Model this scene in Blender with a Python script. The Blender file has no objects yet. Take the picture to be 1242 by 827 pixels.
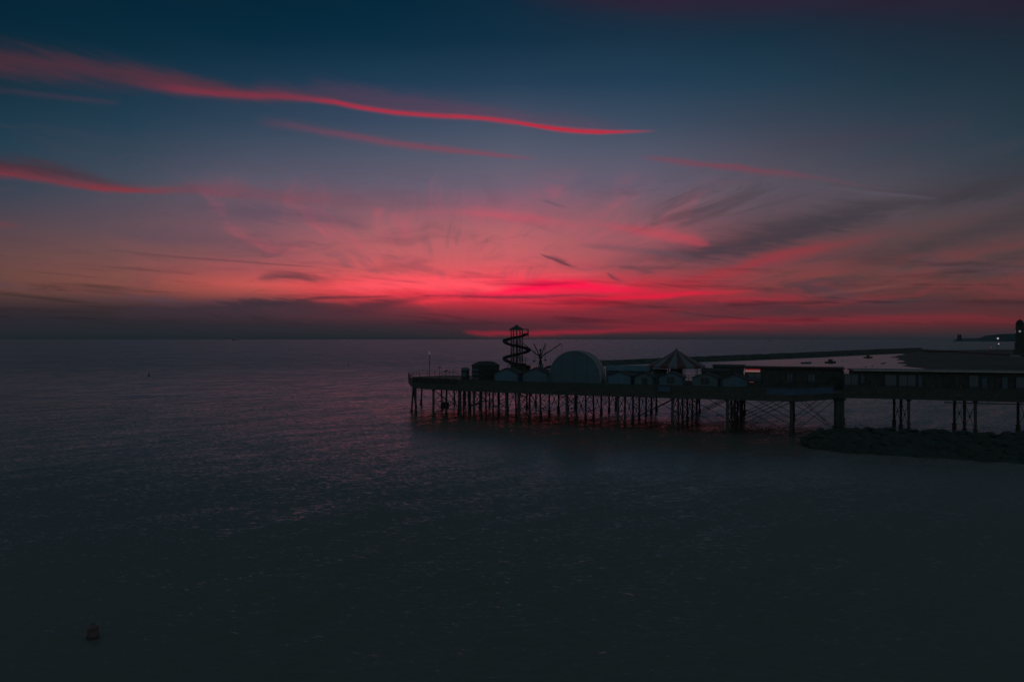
import bpy, bmesh, math, random
from mathutils import Vector, Matrix
random.seed(7)
S = bpy.context.scene
C = S.collection
F = 828.0            # focal length in pixels of the 1242 px wide photograph
HZ = 411.5           # row of the sea horizon
CAM_H = 14.0
R = math.radians

# ------------------------------------------------------------------ camera
cam = bpy.data.cameras.new('camera')
cam.sensor_width = 36.0
cam.lens = 24.0
cam.clip_start = 0.1
cam.clip_end = 200000.0
co = bpy.data.objects.new('camera', cam)
C.objects.link(co)
co.location = (0, 0, CAM_H)
co.rotation_euler = (math.pi / 2 - math.atan(2.0 / F), 0, 0)
S.camera = co
S.render.resolution_x, S.render.resolution_y = 1024, 681
S.view_settings.view_transform = 'Standard'
S.view_settings.look = 'None'
S.view_settings.exposure = 0.0
S.view_settings.gamma = 1.0
S.view_settings.use_curve_mapping = False
S.cycles.max_bounces = 6
S.cycles.diffuse_bounces = 2
S.cycles.glossy_bounces = 3

def lin(c):
    r = []
    for v in c:
        v = v / 255.0
        r.append(v / 12.92 if v <= 0.04045 else ((v + 0.055) / 1.055) ** 2.4)
    return (r[0], r[1], r[2], 1.0)

# ------------------------------------------------------------------ dusk sky (world shader, a function of direction only)
W = bpy.data.worlds.new('World')
S.world = W
W.use_nodes = True
nt = W.node_tree
nt.nodes.clear()

class NB:
    """small helper for building node trees"""
    def __init__(self, nt):
        self.nt = nt
    def new(self, t, **kw):
        n = self.nt.nodes.new(t)
        for k, v in kw.items():
            setattr(n, k, v)
        return n
    def put(self, sock, v):
        if isinstance(v, bpy.types.NodeSocket):
            self.nt.links.new(v, sock)
        else:
            sock.default_value = v
    def m(self, op, a, b=0.0, c=0.0, clamp=False):
        n = self.new('ShaderNodeMath', operation=op, use_clamp=clamp)
        self.put(n.inputs[0], a); self.put(n.inputs[1], b); self.put(n.inputs[2], c)
        return n.outputs[0]
    def mix(self, f, a, b, mode='MIX'):
        n = self.new('ShaderNodeMix', data_type='RGBA', blend_type=mode)
        n.clamp_factor = True
        self.put(n.inputs[0], f); self.put(n.inputs[6], a); self.put(n.inputs[7], b)
        return n.outputs[2]
    def smooth(self, v, a, b, lo=0.0, hi=1.0):
        n = self.new('ShaderNodeMapRange', interpolation_type='SMOOTHSTEP')
        self.put(n.inputs[0], v)
        n.inputs[1].default_value = a; n.inputs[2].default_value = b
        n.inputs[3].default_value = lo; n.inputs[4].default_value = hi
        return n.outputs[0]
    def curve(self, v, pts):
        n = self.new('ShaderNodeFloatCurve')
        self.put(n.inputs[1], v)
        c = n.mapping.curves[0]
        n.mapping.extend = 'HORIZONTAL'
        pts = sorted(pts)
        while len(c.points) < len(pts):
            c.points.new(0.5, 0.5)
        for p, (x, y) in zip(c.points, pts):
            p.location = (x, y)
            p.handle_type = 'AUTO_CLAMPED'
        n.mapping.update()
        return n.outputs[0]
    def ramp(self, v, stops, interp='LINEAR'):
        n = self.new('ShaderNodeValToRGB')
        self.put(n.inputs[0], v)
        cr = n.color_ramp
        cr.interpolation = interp
        stops = sorted(stops)
        while len(cr.elements) < len(stops):
            cr.elements.new(0.5)
        for e, (p, c) in zip(cr.elements, stops):
            e.position = p
            e.color = c
        return n.outputs[0]
    def vec(self, x, y, z=0.0):
        n = self.new('ShaderNodeCombineXYZ')
        self.put(n.inputs[0], x); self.put(n.inputs[1], y); self.put(n.inputs[2], z)
        return n.outputs[0]
    def noise(self, vec, scale=1.0, detail=4.0, rough=0.55, dist=0.0, dim='3D'):
        n = self.new('ShaderNodeTexNoise', noise_dimensions=dim)
        self.put(n.inputs['Vector'], vec)
        n.inputs['Scale'].default_value = scale
        n.inputs['Detail'].default_value = detail
        n.inputs['Roughness'].default_value = rough
        n.inputs['Distortion'].default_value = dist
        return n.outputs['Fac']

B = NB(nt)
tc = B.new('ShaderNodeTexCoord')
sp = B.new('ShaderNodeSeparateXYZ')
nt.links.new(tc.outputs['Generated'], sp.inputs[0])
dx, dy, dz = sp.outputs
az = B.m('ARCTAN2', dx, dy)                                   # azimuth, 0 = out to sea
hor = B.m('SQRT', B.m('ADD', B.m('MULTIPLY', dx, dx), B.m('MULTIPLY', dy, dy)))
te0 = B.m('DIVIDE', dz, B.m('MAXIMUM', hor, 0.0001))          # tangent of elevation
te = B.m('MAXIMUM', te0, 0.0)

def d2(x, y):
    """pixel of the photograph -> (azimuth, tangent of elevation)"""
    tx = (x - 621.0) / F
    return math.atan(tx), (HZ - y) / F / math.sqrt(1 + tx * tx)

VM = 0.8
vr = B.m('DIVIDE', te, VM, clamp=True)
def col(x, stops, end):
    out = []
    for y, c in stops:
        out.append((max(0.0, d2(x, y)[1]) / VM, lin(c)))
    out.append((0.78, lin(SKY_FILL)))
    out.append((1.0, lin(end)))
    return B.ramp(vr, out)
TOP = (40, 58, 68)       # unseen sky overhead, brightened to reflect in the near water
SKY_FILL = (40, 57, 68)  # added brighter band just above the picture, fill for water and pier
columns = [  # rear columns, out of view, brightened as fill on the pier
 (-math.pi, [(0.0, lin((82, 82, 82))), (0.10, lin((90, 93, 93))), (0.35, lin((78, 88, 92))), (0.7, lin((52, 66, 75))), (1.0, lin((40, 58, 68)))]),
 (-1.5, [(0.0, lin((62, 62, 66))), (0.10, lin((72, 76, 82))), (0.35, lin((58, 72, 82))), (0.7, lin((46, 62, 72))), (1.0, lin((40, 58, 68)))]),
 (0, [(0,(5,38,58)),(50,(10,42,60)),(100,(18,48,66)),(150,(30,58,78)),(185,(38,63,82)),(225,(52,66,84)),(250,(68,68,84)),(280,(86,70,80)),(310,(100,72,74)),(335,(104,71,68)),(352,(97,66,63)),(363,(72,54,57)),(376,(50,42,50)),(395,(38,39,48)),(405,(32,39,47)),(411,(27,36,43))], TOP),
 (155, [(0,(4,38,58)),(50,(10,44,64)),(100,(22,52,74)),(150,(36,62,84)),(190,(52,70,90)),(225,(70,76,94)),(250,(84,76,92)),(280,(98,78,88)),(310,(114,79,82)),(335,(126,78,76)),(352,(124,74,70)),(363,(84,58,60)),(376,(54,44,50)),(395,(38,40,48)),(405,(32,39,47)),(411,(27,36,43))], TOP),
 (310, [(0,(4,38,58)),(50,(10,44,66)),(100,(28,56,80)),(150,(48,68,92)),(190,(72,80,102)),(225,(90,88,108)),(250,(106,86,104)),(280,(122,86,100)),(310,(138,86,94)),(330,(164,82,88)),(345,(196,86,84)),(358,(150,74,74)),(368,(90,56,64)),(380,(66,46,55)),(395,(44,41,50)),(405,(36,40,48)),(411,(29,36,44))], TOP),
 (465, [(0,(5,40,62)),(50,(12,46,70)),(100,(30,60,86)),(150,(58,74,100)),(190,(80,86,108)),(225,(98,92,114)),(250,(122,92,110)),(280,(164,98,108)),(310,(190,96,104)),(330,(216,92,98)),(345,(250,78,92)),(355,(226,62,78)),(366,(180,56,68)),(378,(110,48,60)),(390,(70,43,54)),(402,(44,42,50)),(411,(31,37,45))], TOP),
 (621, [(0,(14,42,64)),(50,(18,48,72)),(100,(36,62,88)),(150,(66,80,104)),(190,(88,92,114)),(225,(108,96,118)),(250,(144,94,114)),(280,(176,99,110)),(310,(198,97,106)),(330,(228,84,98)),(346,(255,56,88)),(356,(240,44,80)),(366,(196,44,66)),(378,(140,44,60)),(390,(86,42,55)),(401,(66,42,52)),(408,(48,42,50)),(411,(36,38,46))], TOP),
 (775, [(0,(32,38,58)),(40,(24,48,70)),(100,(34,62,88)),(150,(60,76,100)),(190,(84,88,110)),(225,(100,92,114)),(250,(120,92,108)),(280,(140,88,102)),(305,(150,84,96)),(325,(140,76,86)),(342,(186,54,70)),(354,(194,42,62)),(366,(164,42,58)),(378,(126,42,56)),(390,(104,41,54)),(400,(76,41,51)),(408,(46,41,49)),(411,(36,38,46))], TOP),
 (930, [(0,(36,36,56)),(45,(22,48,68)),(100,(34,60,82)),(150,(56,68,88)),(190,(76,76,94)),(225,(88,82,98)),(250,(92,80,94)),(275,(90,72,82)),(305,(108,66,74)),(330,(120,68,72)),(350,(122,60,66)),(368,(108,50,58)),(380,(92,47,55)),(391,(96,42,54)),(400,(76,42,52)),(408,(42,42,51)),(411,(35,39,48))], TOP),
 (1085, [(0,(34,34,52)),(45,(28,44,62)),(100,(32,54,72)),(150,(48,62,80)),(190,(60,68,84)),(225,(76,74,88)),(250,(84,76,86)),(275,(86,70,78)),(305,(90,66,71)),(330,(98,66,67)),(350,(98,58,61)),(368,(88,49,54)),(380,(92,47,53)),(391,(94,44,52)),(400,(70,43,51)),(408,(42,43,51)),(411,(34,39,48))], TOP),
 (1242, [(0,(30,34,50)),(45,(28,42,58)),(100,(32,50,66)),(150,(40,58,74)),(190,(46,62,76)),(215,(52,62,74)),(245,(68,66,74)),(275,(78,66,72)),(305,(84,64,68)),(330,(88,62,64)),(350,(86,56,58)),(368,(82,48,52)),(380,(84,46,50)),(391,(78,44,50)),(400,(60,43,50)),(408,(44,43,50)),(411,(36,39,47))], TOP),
 (1.5, [(0.0, lin((62, 62, 66))), (0.10, lin((72, 76, 82))), (0.35, lin((58, 72, 82))), (0.7, lin((46, 62, 72))), (1.0, lin((40, 58, 68)))]),
 (math.pi, [(0.0, lin((82, 82, 82))), (0.10, lin((90, 93, 93))), (0.35, lin((78, 88, 92))), (0.7, lin((52, 66, 75))), (1.0, lin((40, 58, 68)))]),
]
# a little raggedness so that the bands of the sky are not ruler straight
sky = None
prev = None
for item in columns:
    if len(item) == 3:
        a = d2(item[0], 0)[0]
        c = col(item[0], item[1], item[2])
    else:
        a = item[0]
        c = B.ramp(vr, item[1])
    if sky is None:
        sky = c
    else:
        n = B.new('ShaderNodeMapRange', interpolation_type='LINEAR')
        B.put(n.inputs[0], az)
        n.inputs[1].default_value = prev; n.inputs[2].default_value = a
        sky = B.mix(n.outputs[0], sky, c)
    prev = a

sky = B.mix(1.0, sky, (1.03, 1.0, 0.93, 1.0), 'MULTIPLY')
AZ0, AZ1 = -0.75, 0.75
s_az = B.m('DIVIDE', B.m('SUBTRACT', az, AZ0), AZ1 - AZ0, clamp=True)
def sx(x):
    return (d2(x, 0)[0] - AZ0) / (AZ1 - AZ0)
# warp noise shared by the streaks
fine = B.noise(B.vec(B.m('MULTIPLY', az, 9.0), B.m('MULTIPLY', te, 42.0)), 1.0, 5.0, 0.6)
wob = B.m('SUBTRACT', B.noise(B.vec(B.m('MULTIPLY', az, 6.0), B.m('MULTIPLY', te, 9.0), 3.7), 1.0, 3.0, 0.5), 0.5)
fibre = B.noise(B.vec(B.m('MULTIPLY', az, 7.0), B.m('MULTIPLY', te, 120.0), 9.0), 1.0, 4.0, 0.6, 0.4)
VS = 0.6
ragn = B.noise(B.vec(B.m('MULTIPLY', B.m('ADD', az, B.m('MULTIPLY', te, 1.2)), 20.0), B.m('MULTIPLY', B.m('ADD', te, B.m('MULTIPLY', az, .12)), 110.0), 5.0), 1.0, 5.0, 0.62, 0.3)
def streak(base, pts, color, up=1.0, down=1.0, wobble=0.006, frag=0.45, rag=0.9):
    """pts: (x, y, half width px, strength) along a cloud streak"""
    def px2(i):
        return [(sx(p[0]), i(p)) for p in pts]
    cen = B.m('MULTIPLY', B.curve(s_az, px2(lambda p: d2(p[0], p[1])[1] / VS)), VS)
    hw = B.m('MULTIPLY', B.curve(s_az, px2(lambda p: p[2] / F * 10)), 0.1)
    st = B.m('MAXIMUM', B.m('SUBTRACT', B.m('MULTIPLY', B.curve(s_az, px2(lambda p: p[3])), 1.03), 0.03), 0.0)
    pq = sorted(pts)
    if pq[0][3] == 0:
        st = B.m('MULTIPLY', st, B.m('GREATER_THAN', s_az, sx(pq[0][0])))
    if pq[-1][3] == 0:
        st = B.m('MULTIPLY', st, B.m('LESS_THAN', s_az, sx(pq[-1][0])))
    d = B.m('SUBTRACT', B.m('ADD', te, B.m('MULTIPLY', wob, wobble)), cen)
    k = B.m('DIVIDE', d, B.m('MAXIMUM', hw, 0.0003))
    k = B.m('ADD', k, B.m('MULTIPLY', B.m('SUBTRACT', ragn, 0.5), rag * 2.6))
    pos = B.m('DIVIDE', B.m('MAXIMUM', k, 0.0), up)
    neg = B.m('DIVIDE', B.m('MAXIMUM', B.m('MULTIPLY', k, -1.0), 0.0), down)
    e = B.m('EXPONENT', B.m('MULTIPLY', B.m('MULTIPLY', B.m('ADD', pos, neg), B.m('ADD', pos, neg)), -1.0))
    f = B.m('MULTIPLY', e, st)
    f = B.m('MULTIPLY', f, B.m('ADD', 1.0 - frag * 0.5, B.m('MULTIPLY', B.m('SUBTRACT', fibre, 0.0), frag)), clamp=True)
    # nothing behind the camera
    f = B.m('MULTIPLY', f, B.smooth(dy, 0.2, 0.45))
    return B.mix(f, base, lin(color)), f

# wispy texture: left and centre, drawn out along the horizon
low = B.m('MULTIPLY', B.smooth(te, 0.02, 0.06), B.smooth(te, 0.30, 0.14))
frontal = B.smooth(dy, 0.3, 0.6)
n1 = B.noise(B.vec(B.m('MULTIPLY', az, 5.0), B.m('ADD', B.m('MULTIPLY', te, 26.0), B.m('MULTIPLY', wob, 2.0))), 1.0, 6.0, 0.6, 0.6)
f1 = B.m('MULTIPLY', B.m('MULTIPLY', B.smooth(n1, 0.50, 0.74), low), frontal)
sky = B.mix(B.m('MULTIPLY', f1, 0.55), sky, lin((86, 66, 82)))
# finer rays fanning out of the glow (polar noise about the place of the sunk sun)
ga, gt = d2(560, 425)
ang = B.m('ARCTAN2', B.m('SUBTRACT', te, gt), B.m('ABSOLUTE', B.m('SUBTRACT', az, ga)))
side = B.m('SIGN', B.m('SUBTRACT', az, ga))
rad = B.m('SQRT', B.m('ADD', B.m('POWER', B.m('SUBTRACT', az, ga), 2.0), B.m('POWER', B.m('SUBTRACT', te, gt), 2.0)))
n2 = B.noise(B.vec(B.m('ADD', B.m('MULTIPLY', ang, 8.0), B.m('MULTIPLY', wob, 4.0)), B.m('MULTIPLY', rad, 6.0), B.m('MULTIPLY', side, 5.0)), 1.0, 6.0, 0.62, 0.25)
pat = B.noise(B.vec(B.m('MULTIPLY', az, 9.0), B.m('MULTIPLY', te, 22.0), 12.0), 1.0, 3.0, 0.55, 0.8)
fm = B.m('MULTIPLY', B.m('MULTIPLY', B.smooth(te, 0.055, 0.11), B.smooth(te, 0.27, 0.17)), B.smooth(rad, 0.55, 0.2))
fm = B.m('MULTIPLY', fm, frontal)
sky = B.mix(B.m('MULTIPLY', B.m('MULTIPLY', B.m('MULTIPLY', B.smooth(n2, 0.46, 0.66), B.smooth(pat, 0.42, 0.62)), fm), 0.36), sky, lin((200, 88, 104)))
sky = B.mix(B.m('MULTIPLY', B.m('MULTIPLY', B.m('MULTIPLY', B.smooth(n2, 0.52, 0.34), B.smooth(pat, 0.58, 0.40)), fm), 0.30), sky, lin((96, 78, 94)))
# cloud fibres rising to the right (polar noise about a point near the left of the horizon)
pa, pt = d2(235, 424)
ang3 = B.m('ARCTAN2', B.m('SUBTRACT', te, pt), B.m('MAXIMUM', B.m('SUBTRACT', az, pa), 0.01))
n3 = B.noise(B.vec(B.m('MULTIPLY', ang3, 34.0), B.m('MULTIPLY', az, 5.5), B.m('MULTIPLY', wob, 2.5)), 1.0, 6.0, 0.62, 0.5)
n3b = B.noise(B.vec(B.m('MULTIPLY', ang3, 12.0), B.m('MULTIPLY', az, 3.0), 4.4), 1.0, 3.0, 0.5, 0.6)
rightm = B.m('MULTIPLY', B.smooth(az, 0.08, 0.32), B.m('MULTIPLY', B.smooth(te, 0.012, 0.05), B.smooth(te, 0.25, 0.17)))
rightm = B.m('MULTIPLY', rightm, frontal)
f3 = B.m('MULTIPLY', B.m('MULTIPLY', B.smooth(n3, 0.46, 0.66), B.smooth(n3b, 0.36, 0.58)), rightm)
sky = B.mix(B.m('MULTIPLY', f3, 0.62), sky, lin((62, 56, 64)))
f3r = B.m('MULTIPLY', B.m('MULTIPLY', B.smooth(n3, 0.52, 0.34), B.smooth(te, 0.17, 0.08)), rightm)
sky = B.mix(B.m('MULTIPLY', f3r, 0.24), sky, lin((150, 58, 66)))

# broad cloud bodies and red bands
sky, _ = streak(sky, [(740,318,6,0),(820,312,8,.5),(880,302,11,.8),(950,286,13,.85),(1020,268,13,.8),(1100,246,12,.6),(1180,226,14,.5),(1242,212,14,.5)], (62,57,66), 1.3, .8, .02, .9)
sky, _ = streak(sky, [(1000,330,6,0),(1060,318,9,.35),(1140,292,10,.5),(1242,262,12,.5)], (62,56,62), 1, 1, .02, .9)
sky, _ = streak(sky, [(760,362,5,0),(820,346,5.5,.38),(880,329,6,.48),(950,309,6,.40),(1020,295,5,.22),(1080,286,6,0)], (170,48,60), 1, 1.1, .012, .7)
sky, _ = streak(sky, [(960,361,2,0),(1000,356,2.5,.3),(1060,350,2.2,.34),(1110,342,2.5,.1),(1150,334,3,0)], (126,76,74), 1, 1, .006, .5)
sky, _ = streak(sky, [(800,372,4,0),(860,366,4,.6),(950,362,5,.4),(1010,358,4,0)], (170,44,60), 1, 1, .01, .5)
sky, _ = streak(sky, [(700,378,4,0),(790,372,5,.6),(900,372,6,.65),(1010,376,5,.5),(1120,372,5,.3),(1242,366,5,.2)], (74,46,56), 1, 1, .014, .9)
sky, _ = streak(sky, [(700,393,3,0),(790,394,3,.45),(900,390,3.6,.55),(1000,388,3.6,.45),(1120,386,4.5,.35),(1242,388,5,.25)], (146,40,54), 1, 1, .006, .8)
sky, _ = streak(sky, [(560,402,2,0),(590,404,3.2,.75),(640,404,3.4,.85),(720,402,3.2,.7),(800,399,3,.55),(900,399,2,.2),(960,399,2,0)], (150,36,54), 1, 1, .004, .5)
# the burning heart above the horizon
sky, _ = streak(sky, [(380,352,3,0),(430,350,6,.55),(500,345,9,.8),(560,345,9,.75),(620,352,6,.4),(680,352,5,0)], (255,88,100), 1.2, .8, .012, .35)
sky, _ = streak(sky, [(570,362,3,0),(612,353,5,.7),(650,347,6.5,.95),(690,345,6,.9),(735,349,5,.7),(780,354,4,.3),(840,360,4,0)], (255,22,76), 1, 1, .012, .2)
sky, _ = streak(sky, [(470,372,2,0),(520,366,4,.7),(580,362,3,.6),(640,366,4,.5),(700,370,3,0)], (236,58,74), 1, 1, .01, .6)
sky, _ = streak(sky, [(500,360,1.2,0),(560,359,1.6,.6),(640,360,2.4,.7),(700,358,2,.6),(760,362,2,0)], (124,44,62), 1, 1, .01, .9)
sky, _ = streak(sky, [(690,364,2,0),(740,362,2.5,.7),(800,360,3,.8),(860,356,3,.5),(920,352,3,0)], (225,30,62), 1, 1, .01, .6)
# thin dark bars drawn across the glow
n4 = B.noise(B.vec(B.m('MULTIPLY', az, 6.0), B.m('ADD', B.m('MULTIPLY', te, 75.0), B.m('MULTIPLY', az, 4.0)), 21.0), 1.0, 6.0, 0.62, 0.5)
g4 = B.m('MULTIPLY', B.m('MULTIPLY', B.smooth(te, 0.010, 0.03), B.smooth(te, 0.13, 0.07)), frontal)
sky = B.mix(B.m('MULTIPLY', B.m('MULTIPLY', B.smooth(n4, 0.50, 0.70), g4), 0.75), sky, B.mix(1.0, sky, (0.42, 0.55, 0.62, 1.0), 'MULTIPLY'))
sky = B.mix(B.m('MULTIPLY', B.m('MULTIPLY', B.m('MULTIPLY', B.smooth(n4, 0.46, 0.30), g4), B.smooth(te, 0.03, 0.06)), B.m('MULTIPLY', B.smooth(az, -0.35, -0.15), B.smooth(az, 0.25, 0.05))), sky, B.mix(1.0, sky, (1.25, 1.15, 1.1, 1.0), 'MULTIPLY'))
# grey cloud bank on the left
sky, _ = streak(sky, [(130,374,4,0),(170,371,5,.7),(230,369,6,.85),(300,369,7,.9),(370,369,6.5,.85),(430,372,6,.7),(480,372,6,.6),(530,376,5,0)], (60,47,56), .7, 2.2, .03, .8, 1.2)
sky, _ = streak(sky, [(355,366,1.2,0),(380,362.5,1.6,.7),(430,361,1.6,.7),(480,360,1.2,0)], (84,44,56), 1, 1, .01, .6)
sky, _ = streak(sky, [(310,342,3,0),(335,338,5,.75),(355,338,5,.8),(385,342,4.5,.5),(412,346,3,0)], (84,58,68), 1.1, 1, .03, .8)
sky, _ = streak(sky, [(200,252,5,0),(260,250,7,.35),(330,256,8,.5),(400,266,8,.45),(460,276,6,0)], (86,74,92), 1, 1, .03, .9)
sky, _ = streak(sky, [(60,262,5,0),(130,278,7,.3),(220,288,8,.35),(320,296,7,0)], (84,72,88), 1, 1, .02, .9)
sky, _ = streak(sky, [(440,332,5,0),(470,326,7,.45),(500,325,8,.5),(525,329,6,.35),(555,334,4,0)], (142,72,84), 1.2, 1, .03, .8, 1.2)
sky, _ = streak(sky, [(385,376,4,0),(420,372,6,.5),(460,369,6,.6),(495,366,4,.45),(525,362,3,0)], (84,44,56), 1, 1.3, .02, .8, 1.3)
# small dark wisps beside the glow
sky, _ = streak(sky, [(654,309,.4,0),(661,311.5,1.6,.8),(672,315,2.6,.85),(684,319,3.2,.8),(694,323,2,.4),(704,324,2,0)], (88,56,70), 1.1, .8, .014, .5)
sky, _ = streak(sky, [(734,330,.6,0),(739,333,1.8,.7),(746,338,2.6,.6),(756,342,2,.25),(768,344,2,0)], (96,58,70), 1, 1, .012, .6)
sky, _ = streak(sky, [(748,324,1.5,0),(764,325,2.6,.6),(780,329,2.6,.6),(796,332,1.5,0)], (104,66,78), 1, 1, .012, .6)
sky, _ = streak(sky, [(700,296,2,0),(740,300,4,.5),(800,308,4,.5),(850,314,4,0)], (104,78,90), 1, 1, .015, .8)
sky, _ = streak(sky, [(655,242,.8,0),(664,244,1.6,.45),(676,248,1.6,.4),(690,251,1,0)], (84,76,96), 1, 1, .008, .5)
sky, _ = streak(sky, [(700,268,3,0),(760,276,5,.35),(800,284,7,.5),(830,289,7,.5),(862,296,4,0)], (206,70,86), 1, 1, .02, .7)
sky, _ = streak(sky, [(440,262,4,0),(560,258,5,.25),(620,262,6,.5),(670,268,5,.3),(730,276,4,0)], (200,84,102), 1, 1, .02, .8)
# long streaks high up
sky, _ = streak(sky, [(-60,66,17,.40),(0,73,17,.40),(60,80,16,.42),(130,88,15,.44),(200,97,12,.50),(250,106,10,.50),(290,113,9,.46),(340,117,7,.36),(380,119,5,.15),(410,124,4,0)], (104,48,56), .8, .9, .006, .6, .55)
sky, _ = streak(sky, [(130,98,5,0),(190,106,5,.12),(250,113,4.5,.26),(300,116,4,.26),(360,119,3.5,.30),(400,123,2.6,.62),(430,129.5,2.5,.72),(470,135.5,2.8,.72),(530,141,2.7,.75),(580,144,2.5,.8),(615,147.5,2.5,.8),(650,153,2.4,.88),(690,158.5,2.5,.95),(725,160.5,2.2,.9),(760,160,1.7,.55),(800,159,1.3,0)], (198,36,58), 1.15, 1, .003, .6, .45)
sky, _ = streak(sky, [(300,110,7,0),(360,114,6,.3),(420,124,6,.3),(500,134,6,.2),(600,142,5,.15),(700,152,4,0)], (110,52,70), 1.4, .7, .006, .8, 1.0)
sky, _ = streak(sky, [(360,100,8,0),(440,116,9,.22),(560,134,10,.24),(680,150,9,.22),(780,158,6,0)], (120,56,80), 1.2, .8, .006, .6)
sky, _ = streak(sky, [(300,148,6,0),(345,152,5,.18),(400,161,4,.32),(440,168,4,.4),(490,176,4,.46),(540,182,3.6,.5),(590,187.5,3,.5),(625,191,2.2,.35),(660,193,2,0)], (146,60,78), 1.2, 1, .003, .5, .6)
sky, _ = streak(sky, [(-60,196,9,.6),(0,200,9,.62),(60,208,10,.60),(100,216,9,.52),(140,225,6,.34),(190,230,4,0)], (78,42,50), .9, .8, .006, .5, .6)
sky, _ = streak(sky, [(-60,207,4,.50),(0,211,4,.50),(50,218,4,.44),(100,227,3.6,.50),(140,231.5,3.2,.70),(180,232.5,3,.48),(230,231.5,5,.30),(290,235,7,.24),(360,241,9,.22),(430,246,10,.14),(520,254,10,0)], (146,44,52), 1.5, .8, .005, .7, .9)
sky, _ = streak(sky, [(-60,268,4,.3),(0,272,4,.28),(24,274,3,.1),(50,276,3,0)], (130,58,64), 1, 1, .003, .3)
sky, _ = streak(sky, [(0,110,3,.16),(60,117,3,.2),(110,123,3,.22),(150,125,3,0)], (96,56,76), 1, 1, .003, .4)
sky, _ = streak(sky, [(770,190,3,0),(820,196,3.4,.45),(870,201,3.8,.52),(930,208,3.8,.42),(990,216,3,.2),(1050,226,2,.1),(1110,238,1.5,0)], (134,60,76), 1, 1, .003, .35)
sky, _ = streak(sky, [(980,222,6,0),(1040,232,3,.25),(1090,236,2,.35),(1140,240,1.5,0)], (96,92,104), .4, 1.6, .003, .3)
sky, _ = streak(sky, [(930,176,6,0),(1000,172,9,.25),(1100,160,9,.22),(1200,146,8,0)], (70,58,76), 1, 1, .02, .8)
sky, _ = streak(sky, [(120,302,.8,0),(170,307,.9,.4),(230,312.5,1,.45),(300,318,1,.5),(360,322.5,.9,.45),(385,324,.8,0)], (84,58,66), 1, 1, .002, .3)
sky, _ = streak(sky, [(600,-6,12,0),(720,0,12,.35),(800,2,14,.5),(880,0,14,.4),(1000,-4,14,.3),(1242,0,22,.25)], (52,32,54), 1, 1, .01, .7)
# mist lying on the horizon, slightly uneven
sky, _ = streak(sky, [(-60,398,8,.35),(300,397,8,.3),(560,399,6,.25),(800,410,3,.2),(1242,408,3,.2)], (42,40,50), 1, 1, .02, .9)
# below the horizon: dark
sky = B.mix(B.smooth(te0, -0.02, -0.001), lin((20, 26, 32)), sky)
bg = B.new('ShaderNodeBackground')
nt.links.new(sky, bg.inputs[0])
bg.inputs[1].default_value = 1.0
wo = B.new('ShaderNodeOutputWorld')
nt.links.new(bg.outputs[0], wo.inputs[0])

# ------------------------------------------------------------------ materials
def mat(name, base, rough=0.7, metal=0.0, var=0.25, vscale=3.0, bump=0.0, bscale=20.0, spec=0.5, stretch=(1, 1, 1)):
    m = bpy.data.materials.new(name)
    m.use_nodes = True
    t = m.node_tree
    b = NB(t)
    p = t.nodes['Principled BSDF']
    g = b.new('ShaderNodeTexCoord')
    mp = b.new('ShaderNodeMapping')
    t.links.new(g.outputs['Object'], mp.inputs[0])
    mp.inputs['Scale'].default_value = stretch
    f = b.noise(mp.outputs[0], vscale, 4.0, 0.6)
    lo = tuple(c * (1 - var) for c in base) + (1,)
    hi = tuple(min(1, c * (1 + var)) for c in base) + (1,)
    t.links.new(b.mix(b.smooth(f, 0.3, 0.7), lo, hi), p.inputs['Base Color'])
    p.inputs['Roughness'].default_value = rough
    p.inputs['Metallic'].default_value = metal
    p.inputs['Specular IOR Level'].default_value = spec
    if bump:
        bn = b.new('ShaderNodeBump')
        bn.inputs['Strength'].default_value = 1.0
        bn.inputs['Distance'].default_value = bump
        t.links.new(b.noise(mp.outputs[0], bscale, 4.0, 0.6), bn.inputs['Height'])
        t.links.new(bn.outputs[0], p.inputs['Normal'])
    return m

def glow(name, c, s):
    m = bpy.data.materials.new(name)
    m.use_nodes = True
    p = m.node_tree.nodes['Principled BSDF']
    p.inputs['Base Color'].default_value = (0.1, 0.1, 0.1, 1)
    p.inputs['Emission Color'].default_value = c
    p.inputs['Emission Strength'].default_value = s
    return m

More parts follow.
